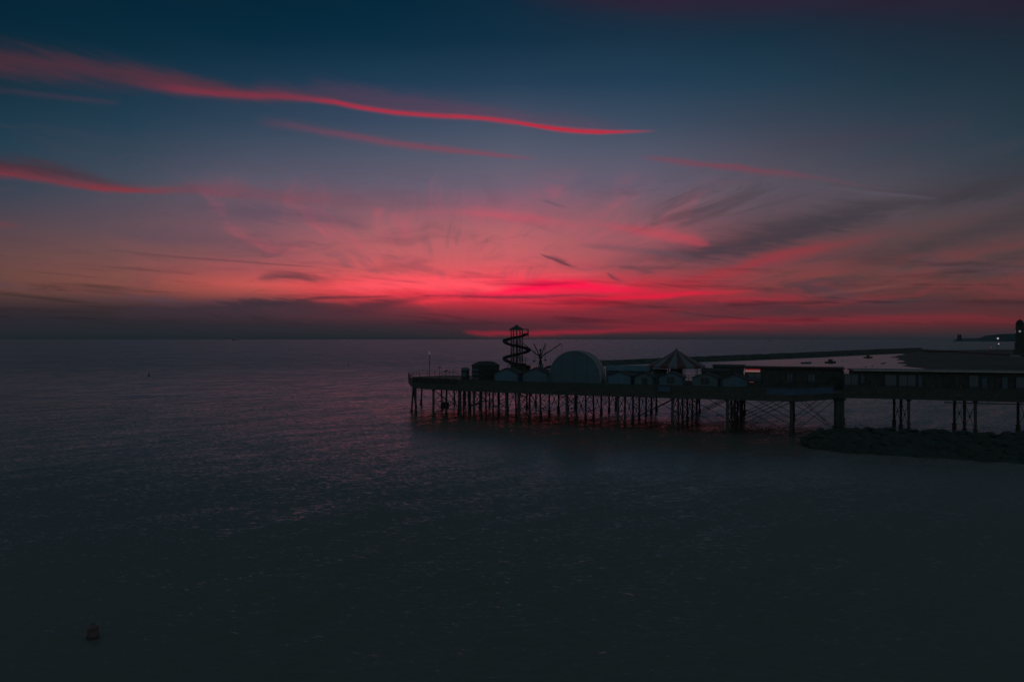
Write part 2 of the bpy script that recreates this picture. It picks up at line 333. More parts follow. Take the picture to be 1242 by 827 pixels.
M = {
 'iron': mat('weathered_iron', (.10, .105, .095), .6, .0, .2, 1.0),
 'timber': mat('wet_timber', (.12, .12, .105), .75, 0, .4, 2.0, .01, 8, stretch=(1, 1, .2)),
 'deck': mat('deck_boards', (.13, .12, .10), .8, 0, .35, 1.2, .01, 6),
 'parapet': mat('dark_green_boards', (.09, .105, .098), .7, 0, .12, .8),
 'blue_panel': mat('blue_banner', (.10, .18, .30), .6, 0, .15, 1.0),
 'hut_blue': mat('pale_blue_boards', (.17, .31, .42), .7, 0, .12, 1.2),
 'hut_slate': mat('slate_blue_boards', (.16, .27, .36), .7, 0, .12, 1.2),
 'hut_grey': mat('grey_blue_boards', (.18, .27, .31), .7, 0, .12, 1.2),
 'hut_roof': mat('dark_felt', (.075, .075, .07), .85, 0, .3, 2.0),
 'door': mat('dark_door_paint', (.10, .10, .10), .6),
 'dome_face': mat('blue_canvas', (.14, .24, .31), .7, 0, .1, .8),
 'dome_shell': mat('pale_canvas', (.40, .40, .40), .6, 0, .1, 1.0),
 'dome_band': mat('grey_canvas_band', (.22, .24, .27), .6, 0, .1, 1.0),
 'red_tent': mat('red_tent_cloth', (.17, .075, .07), .75, 0, .15, 1.0),
 'white_tent': mat('white_tent_cloth', (.23, .24, .29), .75, 0, .1, 1.0),
 'dark': mat('dark_painted_metal', (.075, .08, .075), .55, 0, .3, 2.0),
 'slide': mat('dark_red_fibreglass', (.07, .045, .05), .5, 0, .2, 1.0),
 'shed_blue': mat('blue_sheet_roof', (.16, .24, .30), .6, 0, .15, 1.0),
 'shed_green': mat('green_shed_boards', (.08, .12, .11), .75, 0, .2, 1.0),
 'maroon': mat('maroon_boards', (.10, .06, .065), .75, 0, .2, 1.0),
 'shop_wall': mat('shop_boards', (.09, .105, .10), .75, 0, .25, 1.0),
 'shop_roof': mat('grey_roofing', (.16, .17, .18), .6, 0, .15, 1.0),
 'eave': mat('skylit_eave_trim', (.55, .55, .52), .5, 0, .1, 1.0),  # paler than the roof, paints in sky light caught on the roofline
 'glass': mat('shop_window_glass', (.10, .17, .22), .12, 0, .1, 1.0, spec=.8),
 'shutter': mat('blue_shutter', (.12, .2, .27), .6, 0, .1, 1.0),
 'white': mat('white_paint', (.62, .64, .66), .6, 0, .08, 1.0),
 'rock': mat('wet_boulder', (.062, .072, .064), .85, 0, .2, 1.5, .03, 3.0),
 'rubble': mat('groyne_rubble', (.065, .075, .066), .85, 0, .2, 1.0, .05, 2.0),
 'stone': mat('dark_harbour_rock', (.09, .095, .08), .9, 0, .4, .3, .2, .5),
 'beach': mat('wet_shingle', (.085, .09, .075), .85, 0, .3, .05, .1, .6),
 'concrete': mat('pale_concrete', (.34, .34, .33), .85, 0, .2, .4),
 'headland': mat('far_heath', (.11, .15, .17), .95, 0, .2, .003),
 'tower': mat('dark_tower_stone', (.10, .11, .10), .85, 0, .25, .6),
 'tower_dome': mat('dark_copper', (.06, .05, .05), .6, 0, .2, .6),
 'hull': mat('dark_hull', (.07, .07, .065), .5, 0, .2, 1.0),
 'buoy': mat('faded_red_buoy', (.24, .15, .15), .6, 0, .3, 3.0),
 'black': mat('black_rubber', (.07, .07, .07), .7),
 'lamp': glow('lamp_light', lin((214, 190, 232)), .7),
 'lamp_dim': glow('dim_lamp_light', lin((190, 160, 190)), .9),
 'lamp_red': glow('red_lamp_light', lin((190, 70, 80)), .3),
 'clock': glow('clock_light', lin((176, 180, 190)), .30),
 'sign': glow('lit_sign_board', lin((196, 150, 150)), .30),
 'sign_red': glow('lit_sign_red', lin((170, 40, 46)), .38),
 'beacon': glow('beacon_light', lin((150, 150, 160)), .25),
}

# ------------------------------------------------------------------ mesh helpers
def bx(bm, c, s, rz=0.0, rx=0.0, ry=0.0):
    mtx = Matrix.Translation(c) @ Matrix.Rotation(rz, 4, 'Z') @ Matrix.Rotation(ry, 4, 'Y') @ Matrix.Rotation(rx, 4, 'X') @ Matrix.Diagonal((s[0], s[1], s[2], 1))
    bmesh.ops.create_cube(bm, size=1.0, matrix=mtx)

def tube(bm, p0, p1, r0, r1=None, n=8):
    p0, p1 = Vector(p0), Vector(p1)
    r1 = r0 if r1 is None else r1
    d = p1 - p0
    q = d.to_track_quat('Z', 'Y').to_matrix().to_4x4()
    bmesh.ops.create_cone(bm, cap_ends=True, segments=n, radius1=r0, radius2=r1, depth=d.length,
                          matrix=Matrix.Translation((p0 + p1) / 2) @ q)

def poly_tube(bm, pts, r, n=6):
    for a, b in zip(pts[:-1], pts[1:]):
        tube(bm, a, b, r, r, n)

def lathe(bm, prof, c=(0, 0, 0), n=24, smooth=True):
    rings = []
    for r, z in prof:
        if r < 1e-5:
            rings.append([bm.verts.new((c[0], c[1], c[2] + z))])
        else:
            rings.append([bm.verts.new((c[0] + r * math.cos(2 * math.pi * k / n), c[1] + r * math.sin(2 * math.pi * k / n), c[2] + z)) for k in range(n)])
    for a, b in zip(rings[:-1], rings[1:]):
        for k in range(n):
            k2 = (k + 1) % n
            if len(a) == 1 and len(b) == 1:
                continue
            if len(a) == 1:
                f = bm.faces.new((a[0], b[k], b[k2]))
            elif len(b) == 1:
                f = bm.faces.new((a[k], a[k2], b[0]))
            else:
                f = bm.faces.new((a[k], a[k2], b[k2], b[k]))
            f.smooth = smooth

def prism(bm, pts, z0, z1):
    """extrude a plan outline between two heights"""
    lo = [bm.verts.new((p[0], p[1], z0)) for p in pts]
    hi = [bm.verts.new((p[0], p[1], z1)) for p in pts]
    n = len(pts)
    bm.faces.new(hi)
    bm.faces.new(lo[::-1])
    for k in range(n):
        bm.faces.new((lo[k], lo[(k + 1) % n], hi[(k + 1) % n], hi[k]))

def gable(bm, pts, y0, y1):
    """extrude an elevation outline (x, z) along y"""
    a = [bm.verts.new((p[0], y0, p[1])) for p in pts]
    b = [bm.verts.new((p[0], y1, p[1])) for p in pts]
    n = len(pts)
    bm.faces.new(a)
    bm.faces.new(b[::-1])
    for k in range(n):
        bm.faces.new((a[k], b[k], b[(k + 1) % n], a[(k + 1) % n]))

def obj(name, bm, m, parent=None, loc=(0, 0, 0), rz=0.0):
    bmesh.ops.recalc_face_normals(bm, faces=bm.faces[:])
    me = bpy.data.meshes.new(name)
    bm.to_mesh(me)
    bm.free()
    for mm in (m if isinstance(m, (list, tuple)) else [m]):
        me.materials.append(mm)
    o = bpy.data.objects.new(name, me)
    C.objects.link(o)
    o.location = loc
    o.rotation_euler = (0, 0, rz)
    if parent:
        o.parent = parent
    return o

def tag(o, label, cat, group=None):
    o['label'] = label
    o['category'] = cat
    if group:
        o['group'] = group
    return o

def thing(name, label, cat, loc=(0, 0, 0), rz=0.0, group=None):
    o = bpy.data.objects.new(name, None)
    C.objects.link(o)
    o.location = loc
    o.rotation_euler = (0, 0, rz)
    return tag(o, label, cat, group)

def struct(o):
    o['kind'] = 'structure'
    return o

def copy_part(src, parent, loc=None, label=None):
    c = src.copy()
    C.objects.link(c)
    c.parent = parent
    if loc is not None:
        c.location = loc
    if label:
        c['label'] = label
    return c

def nbm():
    return bmesh.new()

def at(px, D, z=0.0):
    return Vector(((px - 621.0) * D / F, D, z))

# ------------------------------------------------------------------ sea
bm = nbm()
E = 90000.0
v = [bm.verts.new(p) for p in ((-E, -3000, 0), (E, -3000, 0), (E, E, 0), (-E, E, 0))]
bm.faces.new(v)
sea_m = bpy.data.materials.new('sea_water')
sea_m.use_nodes = True
t = sea_m.node_tree
b = NB(t)
p = t.nodes['Principled BSDF']
p.inputs['Base Color'].default_value = (.225, .20, .175, 1)
p.inputs['IOR'].default_value = 1.40
p.inputs['Specular IOR Level'].default_value = 0.5
geo = b.new('ShaderNodeNewGeometry')
pos = geo.outputs['Position']
def mapped(rz, scale):
    mp = b.new('ShaderNodeMapping')
    t.links.new(pos, mp.inputs[0])
    mp.inputs['Rotation'].default_value = (0, 0, R(rz))
    mp.inputs['Scale'].default_value = scale
    return mp.outputs[0]
def mapped2(rz, lx, ly):
    mp = b.new('ShaderNodeMapping', vector_type='TEXTURE')
    t.links.new(pos, mp.inputs[0])
    mp.inputs['Rotation'].default_value = (0, 0, R(rz))
    mp.inputs['Scale'].default_value = (lx, ly, 1)
    return mp.outputs[0]
def slopes(vec, detail, rough, dist):
    n = b.new('ShaderNodeTexNoise')
    b.put(n.inputs['Vector'], vec)
    n.inputs['Scale'].default_value = 1.0
    n.inputs['Detail'].default_value = detail
    n.inputs['Roughness'].default_value = rough
    n.inputs['Distortion'].default_value = dist
    sp_ = b.new('ShaderNodeSeparateColor')
    t.links.new(n.outputs['Color'], sp_.inputs[0])
    return b.m('SUBTRACT', sp_.outputs[0], .5), b.m('SUBTRACT', sp_.outputs[1], .5)
W1 = slopes(mapped2(42, 11.0, 3.2), 2.0, .5, .5)       # low swell running in at a slant
W2 = slopes(mapped2(9, 2.0, .62), 3.0, .55, .6)       # wind waves
W3 = slopes(mapped2(-5, .46, .19), 3.0, .6, .5)         # ripples
patch = b.noise(mapped(-30, (.012, .03, 1)), 1.0, 3.0, .5)  # gusts
sepp = b.new('ShaderNodeSeparateXYZ')
t.links.new(pos, sepp.inputs[0])
# sheltered water: inside the harbour arm it lies nearly flat
shel = b.m('MULTIPLY', b.smooth(sepp.outputs[0], 90, 150), b.m('MULTIPLY', b.smooth(sepp.outputs[1], 240, 300), b.smooth(sepp.outputs[1], 800, 700)))
inner = b.m('SUBTRACT', b.m('ADD', b.m('MULTIPLY', sepp.outputs[0], .967), 313.0), sepp.outputs[1])
shel = b.m('MULTIPLY', shel, b.smooth(inner, -2, 12))
calm = b.m('SUBTRACT', 1.0, b.m('MULTIPLY', shel, .5))
k_ = b.m('MULTIPLY', b.m('MULTIPLY', b.smooth(patch, .3, .7, .85, 1.12), b.smooth(sepp.outputs[1], 25, 85, 1.7, 1.0)), calm)
sxx = b.m('MULTIPLY', b.m('ADD', b.m('MULTIPLY', W1[0], .10), b.m('ADD', b.m('MULTIPLY', W2[0], .14), b.m('MULTIPLY', W3[0], .24))), k_)
syy = b.m('MULTIPLY', b.m('ADD', b.m('MULTIPLY', W1[1], .14), b.m('ADD', b.m('MULTIPLY', W2[1], .14), b.m('MULTIPLY', W3[1], .56))), k_)
# far off only the wave faces turned towards the shore side are seen past the crests
syy = b.m('SUBTRACT', syy, b.m('MULTIPLY', b.m('ADD', b.smooth(sepp.outputs[1], 30, 90, .17, .092), b.smooth(sepp.outputs[1], 110, 420, 0, .065)), calm))
nv = b.new('ShaderNodeVectorMath', operation='NORMALIZE')
t.links.new(b.vec(sxx, syy, 1.0), nv.inputs[0])
t.links.new(nv.outputs[0], p.inputs['Normal'])
t.links.new(b.m('MULTIPLY', b.smooth(patch, .3, .7, .17, .22), b.smooth(calm, 0, 1, .5, 1)), p.inputs['Roughness'])
sea = struct(obj('sea', bm, sea_m))

# ------------------------------------------------------------------ beach, promenade, headland
shore = [(150, 120), (175, 230), (193, 330), (235, 410), (290, 520), (345, 605), (395, 690), (432, 722), (500, 732), (600, 745), (760, 800), (900, 1000)]
def poly_dist(x, y, pts):
    best = 1e9
    for (x0, y0), (x1, y1) in zip(pts[:-1], pts[1:]):
        ex, ey = x1 - x0, y1 - y0
        k = max(0, min(1, ((x - x0) * ex + (y - y0) * ey) / (ex * ex + ey * ey)))
        best = min(best, math.hypot(x - x0 - k * ex, y - y0 - k * ey))
    return best
bm = nbm()
steps = [-12, 0, 6, 14, 26, 44, 70, 110, 200, 420, 900]
rows = []
dense = []
for (x0, y0), (x1, y1) in zip(shore[:-1], shore[1:]):
    for k in range(6):
        dense.append((x0 + (x1 - x0) * k / 6, y0 + (y1 - y0) * k / 6))
dense.append(shore[-1])
for i, (x, y) in enumerate(dense):
    wob_ = 3.5 * math.sin(i * 1.7) + 2.5 * math.sin(i * .61 + 1)
    # inland is towards larger x and smaller y
    row = []
    for s in steps:
        z = -.9 if s < 0 else 4.4 * (1 - math.exp(-s / 34.0))
        z += random.uniform(-.12, .12) if s > 0 else 0
        q = min(1.0, max(0, (y - 690) / 60.0))
        ix, iy = 0.90 * (1 - q) + .25 * q, -.43 * (1 - q) - .97 * q
        row.append(bm.verts.new((x + ix * (s + (wob_ if s < 100 else 0)), y + iy * s * (.55 if s > 150 else 1), z)))
    rows.append(row)
for a, c in zip(rows[:-1], rows[1:]):
    for k in range(len(steps) - 1):
        f = bm.faces.new((a[k], a[k + 1], c[k + 1], c[k]))
        f.smooth = True
struct(obj('beach', bm, M['beach']))

# long low headland far across the bay
def ridge(name, D, prof, depth, m):
    bm = nbm()
    A, Bk, Cc = [], [], []
    for px, z in prof:
        A.append(bm.verts.new(at(px, D, -1)))
        Bk.append(bm.verts.new(at(px, D + depth * .12, z)))
        Cc.append(bm.verts.new(at(px + 8, D + depth, z * .8)))
    for k in range(len(prof) - 1):
        for u_, w_ in ((A, Bk), (Bk, Cc)):
            bm.faces.new((u_[k], u_[k + 1], w_[k + 1], w_[k]))
    return struct(obj(name, bm, m))
ridge('headland', 4500, [(1155, .5), (1159, 13), (1163, 20), (1170, 21), (1182, 20), (1189, 24), (1194, 38), (1203, 44), (1212, 48), (1222, 51), (1236, 53), (1262, 55), (1300, 60), (1400, 62)], 900, M['headland'])

# twin towered ruin on the tip of the headland
q = at(1163.5, 4540, 16)
tr = thing('church_ruin', 'tiny ruined church on the tip of the far headland', 'ruin', q)
bm = nbm()
bx(bm, (-5, 0, 10), (8, 10, 30)); gable(bm, [(-9.5, 25.1), (-.5, 25.1), (-5, 33)], -4.8, 4.8)
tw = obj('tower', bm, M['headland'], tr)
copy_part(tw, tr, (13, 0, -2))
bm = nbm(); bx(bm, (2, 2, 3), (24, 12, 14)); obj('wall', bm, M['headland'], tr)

# harbour arm: a long dark rock breakwater
bm = nbm()
cl = [(20, 328, 1.6), (35, 347, 2.6), (51, 376, 2.3), (88, 407, 2.8), (137, 447, 3.3), (190, 495, 3.6), (247, 549, 4.0), (320, 625, 4.4), (400, 700, 4.8), (440, 735, 5.0)]
rows = []
seg = 9
for (x0, y0, z0), (x1, y1, z1) in zip(cl[:-1], cl[1:]):
    for k in range(seg):
        q = k / seg
        rows.append((x0 + (x1 - x0) * q, y0 + (y1 - y0) * q, z0 + (z1 - z0) * q, math.atan2(y1 - y0, x1 - x0)))
vr_ = []
for (x, y, z, a) in rows:
    nx, ny = math.sin(a), -math.cos(a)
    row = []
    for s, hh in ((9, -.7), (6.2, .35), (3.6, .75), (2, 1), (-2, 1), (-4, .7), (-8, -.7)):
        j = random.uniform(-.28, .28)
        row.append(bm.verts.new((x + nx * (s + j), y + ny * (s + j), hh * z + random.uniform(-.22, .22))))
    vr_.append(row)
for a, c in zip(vr_[:-1], vr_[1:]):
    for k in range(6):
        bm.faces.new((a[k], a[k + 1], c[k + 1], c[k]))
bm.faces.new(vr_[0]); bm.faces.new(vr_[-1][::-1])
tag(obj('breakwater', bm, M['stone']), 'long dark rock harbour arm reaching out behind the pier', 'breakwater')

# ------------------------------------------------------------------ foreground rock groyne
gl = [(39.0, 90.8, 1.0), (41.3, 91.2, 1.85), (46, 90.8, 2.25), (54, 89.4, 2.25), (60, 88.3, 1.95), (66, 87.6, 1.95), (75, 86.4, 1.9), (90, 84, 1.8)]
def groyne(tt):
    tt = max(0, min(len(gl) - 1.001, tt))
    i = int(tt); q = tt - i
    return [gl[i][k] + (gl[i + 1][k] - gl[i][k]) * q for k in range(3)]
def groyne_front(tt):
    return 3.2 + 10.3 * min(1.0, tt / 4.2) ** .75
bm = nbm()
rows = []
for i in range(90):
    x, y, z = groyne(i / 89 * 7)
    w = min(1.0, .3 + i / 20)
    wf = groyne_front(i / 89 * 7) / 6.5
    row = []
    for s, hh in ((-6.9, -.5), (-6.4, -.02), (-5.2, .16), (-3.8, .36), (-2.0, .68), (0, .88), (1.6, .72), (3.6, .2), (5, -.5)):
        row.append(bm.verts.new((x + random.uniform(-.15, .15), y + s * (wf if s < 0 else w) + random.uniform(-.2, .2), max(-.5, hh * z) + random.uniform(-.10, .10))))
    rows.append(row)
for a, c in zip(rows[:-1], rows[1:]):
    for k in range(8):
        bm.faces.new((a[k], a[k + 1], c[k + 1], c[k]))
bm.faces.new(rows[0])
rub = obj('groyne_rubble', bm, M['rubble'])
rub['kind'] = 'stuff'
tag(rub, 'dark rubble bank between the boulders under the pier', 'rubble')
protos = []
for k in range(7):
    bm = nbm()
    bmesh.ops.create_icosphere(bm, subdivisions=2, radius=1.0)
    ax = [Vector((random.uniform(-1, 1), random.uniform(-1, 1), random.uniform(-1, 1))).normalized() for _ in range(7)]
    cut = [random.uniform(.62, .9) for _ in ax]
    for vv in bm.verts:
        for a_, c_ in zip(ax, cut):
            dd = vv.co.dot(a_) - c_
            if dd > 0:
                vv.co -= a_ * dd * .92
        vv.co *= random.uniform(.97, 1.03)
        vv.co.z *= .78
    protos.append(bm)
meshes = []
for bm in protos:
    me = bpy.data.meshes.new('boulder')
    bm.to_mesh(me); bm.free()
    me.materials.append(M['rock'])
    meshes.append(me)
NB_ = 250
for k in range(NB_):
    crest = k < 60
    tt = k / 60 * 5.4 if crest else random.uniform(0, 1) ** 1.05 * 5.5
    x, y, z = groyne(tt)
    fw = groyne_front(tt)
    s = random.uniform(-.9, .6) if crest else -random.uniform(.05, .99) * fw
    q = abs(s) / (fw if s < 0 else 4.6)
    zz = z * (1 - q) ** 1.1 - .2
    r = random.uniform(.40, .78) if crest else random.uniform(.5, 1.0)
    o = bpy.data.objects.new('boulder', random.choice(meshes))
    C.objects.link(o)
    o.location = (x, y + s, zz)
    o.rotation_euler = (random.uniform(-.4, .4), random.uniform(-.4, .4), random.uniform(0, 6.28))
    o.scale = (r * random.uniform(.9, 1.3), r, r * random.uniform(.8, 1.1))
    tag(o, 'dark wet boulder in the rock groyne under the right end of the pier', 'boulder', 'boulders of the rock groyne')

# ------------------------------------------------------------------ the pier
DK = 6.0                                   # deck level
UX, UY = .917, -.399
def uv(u, v, z=0.0):
    return Vector((41 + UX * u - UY * v, 98 + UY * u + UX * v, z))
HEAD_RZ = math.atan2(UY, UX)
def pu(px, v, z=0.0):
    """point on the line v = const of the pier head seen at column px"""
    tt = (px - 621.0) / F
    u = (tt * (98 + .917 * v) - 41 - .399 * v) / (.917 + .399 * tt)
    return uv(u, v, z)
NX, NY = .9497, -.3135
def nk(s, w, z=0.0):
    return Vector((50 + NX * s - NY * w, 103.5 + NY * s + NX * w, z))
NECK_RZ = math.atan2(NY, NX)

pier = thing('seaside_pier', 'long dark seaside pier standing on many iron piles in the sea', 'pier', (0, 0, 0))
front = [uv(-66.0, 2.6), uv(-62, .4), uv(-55, -.9), uv(-40, -1.9), uv(-22, -1.5), uv(0, 0)]
left = [uv(-68.9, 6.5), uv(-73.9, 13.7), uv(-75.9, 21.5), uv(-72, 27.8)]
back = [uv(-60, 29.5), uv(4, 29.5)]
NW = 12.0
head_poly = front + [nk(-1.5, -2.2), nk(-.5, 0), nk(-.5, NW)] + back[::-1] + left[::-1]
neck_poly = [nk(-.5, 0), nk(60, 0), nk(60, NW), nk(-.5, NW)]
bm = nbm(); prism(bm, [(q.x, q.y) for q in head_poly], 5.72, DK)
obj('deck', bm, [M['deck']], pier)
bm = nbm(); prism(bm, [(q.x, q.y) for q in neck_poly], 5.72, DK - .003)
obj('deck', bm, [M['deck']], pier)
# edge beams
def edge_beam(pts, z0, z1, w, inset=0.0):
    bm = nbm()
    for a, c in zip(pts[:-1], pts[1:]):
        d = (c - a); L = d.length; d.normalize()
        mid = (a + c) / 2 + Vector((-d.y, d.x, 0)) * inset
        bx(bm, (mid.x, mid.y, (z0 + z1) / 2), (L + .04, w, z1 - z0), math.atan2(d.y, d.x))
    return bm
def poly3(pts, z):
    return [Vector((q.x, q.y, z)) for q in pts]
outer_f = front + [nk(-1.5, -2.2), nk(-.5, 0)]
obj('edge_beam', edge_beam(outer_f, 5.02, 5.715, .3, .2), M['iron'], pier)
obj('edge_beam', edge_beam([front[0]] + left + back, 5.02, 5.715, .3, -.2), M['iron'], pier)
obj('edge_beam', edge_beam([nk(-.5, 0), nk(60, 0)], 5.12, 5.714, .3, .2), M['iron'], pier)
obj('edge_beam', edge_beam([nk(2, NW), nk(60, NW)], 5.12, 5.714, .3, -.2), M['iron'], pier)
# hanging service pipe below the approach
bm = nbm()
tube(bm, nk(13.5, -.1, 4.86), nk(60, -.1, 4.78), .07, .07, 6)
for s in range(15, 60, 4):
    tube(bm, nk(s, -.1, 5.3), nk(s, -.1, 4.8), .03, .03, 5)
    if s % 8 == 7:
        bx(bm, nk(s + 1.2, -.1, 4.8), (.2, .2, .34), NECK_RZ)
obj('service_pipe', bm, M['dark'], pier)

# piles -------------------------------------------------------------
def pile_bm(top, foot, r=.19, collar=True):
    bm = nbm()
    tube(bm, foot, top, r, r * .94, 10)
    d = Vector(top) - Vector(foot)
    if collar:
        k_ = random.uniform(.30, .40)
        a = Vector(foot) + d * k_
        tube(bm, Vector(foot) + d * .2, a, r * random.uniform(1.7, 2.1), r * 1.35, 10)
        tube(bm, a, a + d * .02, r * 1.8, r * 1.8, 10)
    tube(bm, Vector(top) - d * .05, top, r * 1.15, r * 1.8, 10)
    return bm
BOT = -2.0
def pile(x, y, dx_=0, dy_=0, r=.19, top=5.1):
    return obj('pile', pile_bm(Vector((0, 0, top)), Vector((dx_, dy_, BOT)), r), M['iron'], pier, (x, y, 0))
def fv(u):
    """front edge offset at u"""
    pts = [(-66, 2.6), (-62, .4), (-55, -.9), (-40, -1.9), (-22, -1.5), (0, 0)]
    for (a, va), (c, vc) in zip(pts[:-1], pts[1:]):
        if a <= u <= c:
            return va + (vc - va) * (u - a) / (c - a)
    return 2.6 if u < -66 else 0
bents = [-60.2, -51.6, -42.9, -34.4, -26.1, -17.7, -9.6, -.9]
NV = 7
grid = {}
for i, u in enumerate(bents):
    v0 = fv(u) + .45
    for j in range(NV):
        v_ = v0 + (28.6 - v0) * j / (NV - 1)
        q = uv(u + random.uniform(-.12, .12), v_)
        r = random.uniform(.15, .19) if j else .22
        lean = random.uniform(-.14, .14), random.uniform(-.14, .14)
        grid[i, j] = q
        pile(q.x, q.y, lean[0], lean[1], r)
# extra timber piles doubled up beside some of the bents
for px, v_ in ((558, .2), (562.5, 3.0), (568, .0), (614, -1.0), (584, 1.0), (598, 2.2), (625.5, 4.5)):
    q = pu(px, v_)
    pile(q.x, q.y, random.uniform(-.2, .2), 0, .21 if px in (558, 614) else .16)
# raking piles round the seaward end
for q, dx_, dy_ in ((uv(-65.7, 3.2), .1, 0), (uv(-68.5, 7.0), -.55, .2), (uv(-73, 14), .9, .3), (uv(-74.9, 21), -.5, .4), (uv(-70.6, 27), .4, -.2), (uv(-68, 17), .2, .1), (uv(-66, 24), -.2, .1)):
    pile(q.x, q.y, dx_, dy_, .18)
# heavy pair at the joint of the head and the approach
for s in (-.8, -.05):
    for w, sh in ((-.6, 0), (5.5, .8), (11.2, 1.65)):
        q = nk(s + sh, w)
        pile(q.x, q.y, 0, 0, .36 if w < 0 else .26)
bm = nbm(); q = nk(-.42, -.62)
bx(bm, (q.x, q.y, 1.8), (1.0, .4, 6.6), NECK_RZ); obj('pile_casing', bm, M['iron'], pier)
neck_piles = {}
for i, s in enumerate((9.1, 17.6, 26.1, 34.6, 43.1)):
    for j in range(3):
        q = nk(s, .6 + j * (NW - 1.2) / 2 * .92)
        neck_piles[i, j] = q
        pile(q.x, q.y, random.uniform(-.05, .05), 0, .2)

# bracing rods: one mesh for each crossed pair -----------------------
def rod_cross(a, c, z0=.5, z1=4.7, r=.038, name='cross_brace', tiers=1):
    bm = nbm()
    a, c = Vector((a.x, a.y, 0)), Vector((c.x, c.y, 0))
    legs_ = [(a, z0, c, z1), (a, z1, c, z0)]
    if tiers == 2:
        zm = (z0 + z1) / 2 + random.uniform(-.3, .3)
        legs_ = [(a, z0, c, zm), (a, zm, c, z0), (a, zm, c, z1), (a, z1, c, zm), (a, zm, c, zm)]
    for (pa, za, pc, zc) in legs_:
        p0 = Vector((pa.x, pa.y, za)); p1 = Vector((pc.x, pc.y, zc))
        tube(bm, p0, p1, r, r, 5)
    m_ = (a + c) / 2
    bx(bm, (m_.x, m_.y, (z0 + z1) / 2), (.2, .2, .2), .4)
    return obj(name, bm, M['iron'], pier)
for i in range(len(bents)):
    for j in range(NV - 1):
        rod_cross(grid[i, j], grid[i, j + 1], .4 + random.uniform(-.2, .3), 4.9, .055, tiers=2 if j % 2 == 0 else 1)
for i in range(len(bents) - 1):
    for j in ((0, 3, 6) if i < 5 else (0, 2, 4, 6)):
        if i in (0, 1, 3) and j == 3:
            continue
        rod_cross(grid[i, j], grid[i + 1, j], .4, 4.9, .05)
for w in (-.6, 5.5, 11.2):
    rod_cross(grid[7, {-.6: 0, 5.5: 3, 11.2: 5}[w]], nk(-.9, w), .3, 4.9, .042)
for i in range(5):
    for j in range(2):
        rod_cross(neck_piles[i, j], neck_piles[i, j + 1], .6, 4.6, .04)
# tie beams below the deck along each bent, and the low landing rail between two piles
bm = nbm()
for i in range(len(bents)):
    a, c = grid[i, 0], grid[i, NV - 1]
    mid = (a + c) / 2
    bx(bm, (mid.x, mid.y, 5.35), ((c - a).length + .8, .28, .55), math.atan2((c - a).y, (c - a).x))
for i in range(5):
    a, c = neck_piles[i, 0], neck_piles[i, 2]
    mid = (a + c) / 2
    bx(bm, (mid.x, mid.y, 5.36), ((c - a).length + .8, .28, .5), math.atan2((c - a).y, (c - a).x))
obj('cross_beam', bm, M['iron'], pier)
bm = nbm()
a, c = pu(572, 2.0, 2.3), pu(581, 2.0, 2.65)
tube(bm, a, c, .16, .16, 6)
obj('fender', bm, M['timber'], pier)
bm = nbm()
q = pu(540, 8, 1.6)
bx(bm, q, (1.3, 1.0, .8), .3); bx(bm, q + Vector((.1, 0, -.6)), (.9, .7, .5), .5)
obj('pile_block', bm, M['timber'], pier)

# railings and parapets ----------------------------------------------
def railing(pts, h=1.1, gap=2.0, rails=(1.1, .75, .4), infill=False):
    bm = nbm()
    for a, c in zip(pts[:-1], pts[1:]):
        d = c - a; L = d.length; d.normalize()
        rz = math.atan2(d.y, d.x)
        n = max(1, round(L / gap))
        for k in range(n + 1):
            q = a + d * (L * k / n)
            tube(bm, (q.x, q.y, DK), (q.x, q.y, DK + h + .05), .045, .04, 6)
        mid = (a + c) / 2
        for zz in rails:
            bx(bm, (mid.x, mid.y, DK + zz), (L, .05, .06), rz)
    return bm
obj('railing', railing([front[0]] + left + back, 1.1), M['dark'], pier)
obj('railing', railing([front[0], front[1], front[2]], 1.1, 1.6, (1.1, .85, .6, .35)), M['dark'], pier)
def boards(pts, z0, z1, th=.07, bw=.5):
    bm = nbm()
    for a, c in zip(pts[:-1], pts[1:]):
        d = c - a; L = d.length; d.normalize()
        rz = math.atan2(d.y, d.x)
        n = max(1, round(L / bw))
        for k in range(n):
            q = a + d * (L * (k + .5) / n)
            bx(bm, (q.x, q.y, (z0 + z1) / 2 + random.uniform(-.015, .015)), (L / n - .02, th, z1 - z0), rz)
        mid = (a + c) / 2
        bx(bm, (mid.x, mid.y, z1 + .03), (L, .13, .08), rz)
    return bm
par = [q + Vector((.06, .14, 0)) for q in front[:]]
obj('parapet', boards(par, 5.75, 6.95), M['parapet'], pier)
obj('parapet', boards([nk(.2, .12), nk(60, .12)], 5.75, 6.9), M['parapet'], pier)
# blue banners hung on the parapet near the joint
a, c = uv(-9.0, .05), uv(-.3, .05)
pts_ = [a - Vector((.12, .2, 0)), c - Vector((.08, .16, 0)), nk(-1.5, -2.35)]
obj('banner', boards(pts_, 5.95, 6.85, .03, 2.4), M['blue_panel'], pier)
bm = boards([pu(798, -1.75), pu(813, -1.7)], 6.05, 6.75, .03, 2.0)
obj('banner', bm, M['blue_panel'], pier)
q = nk(-.3, -.7)

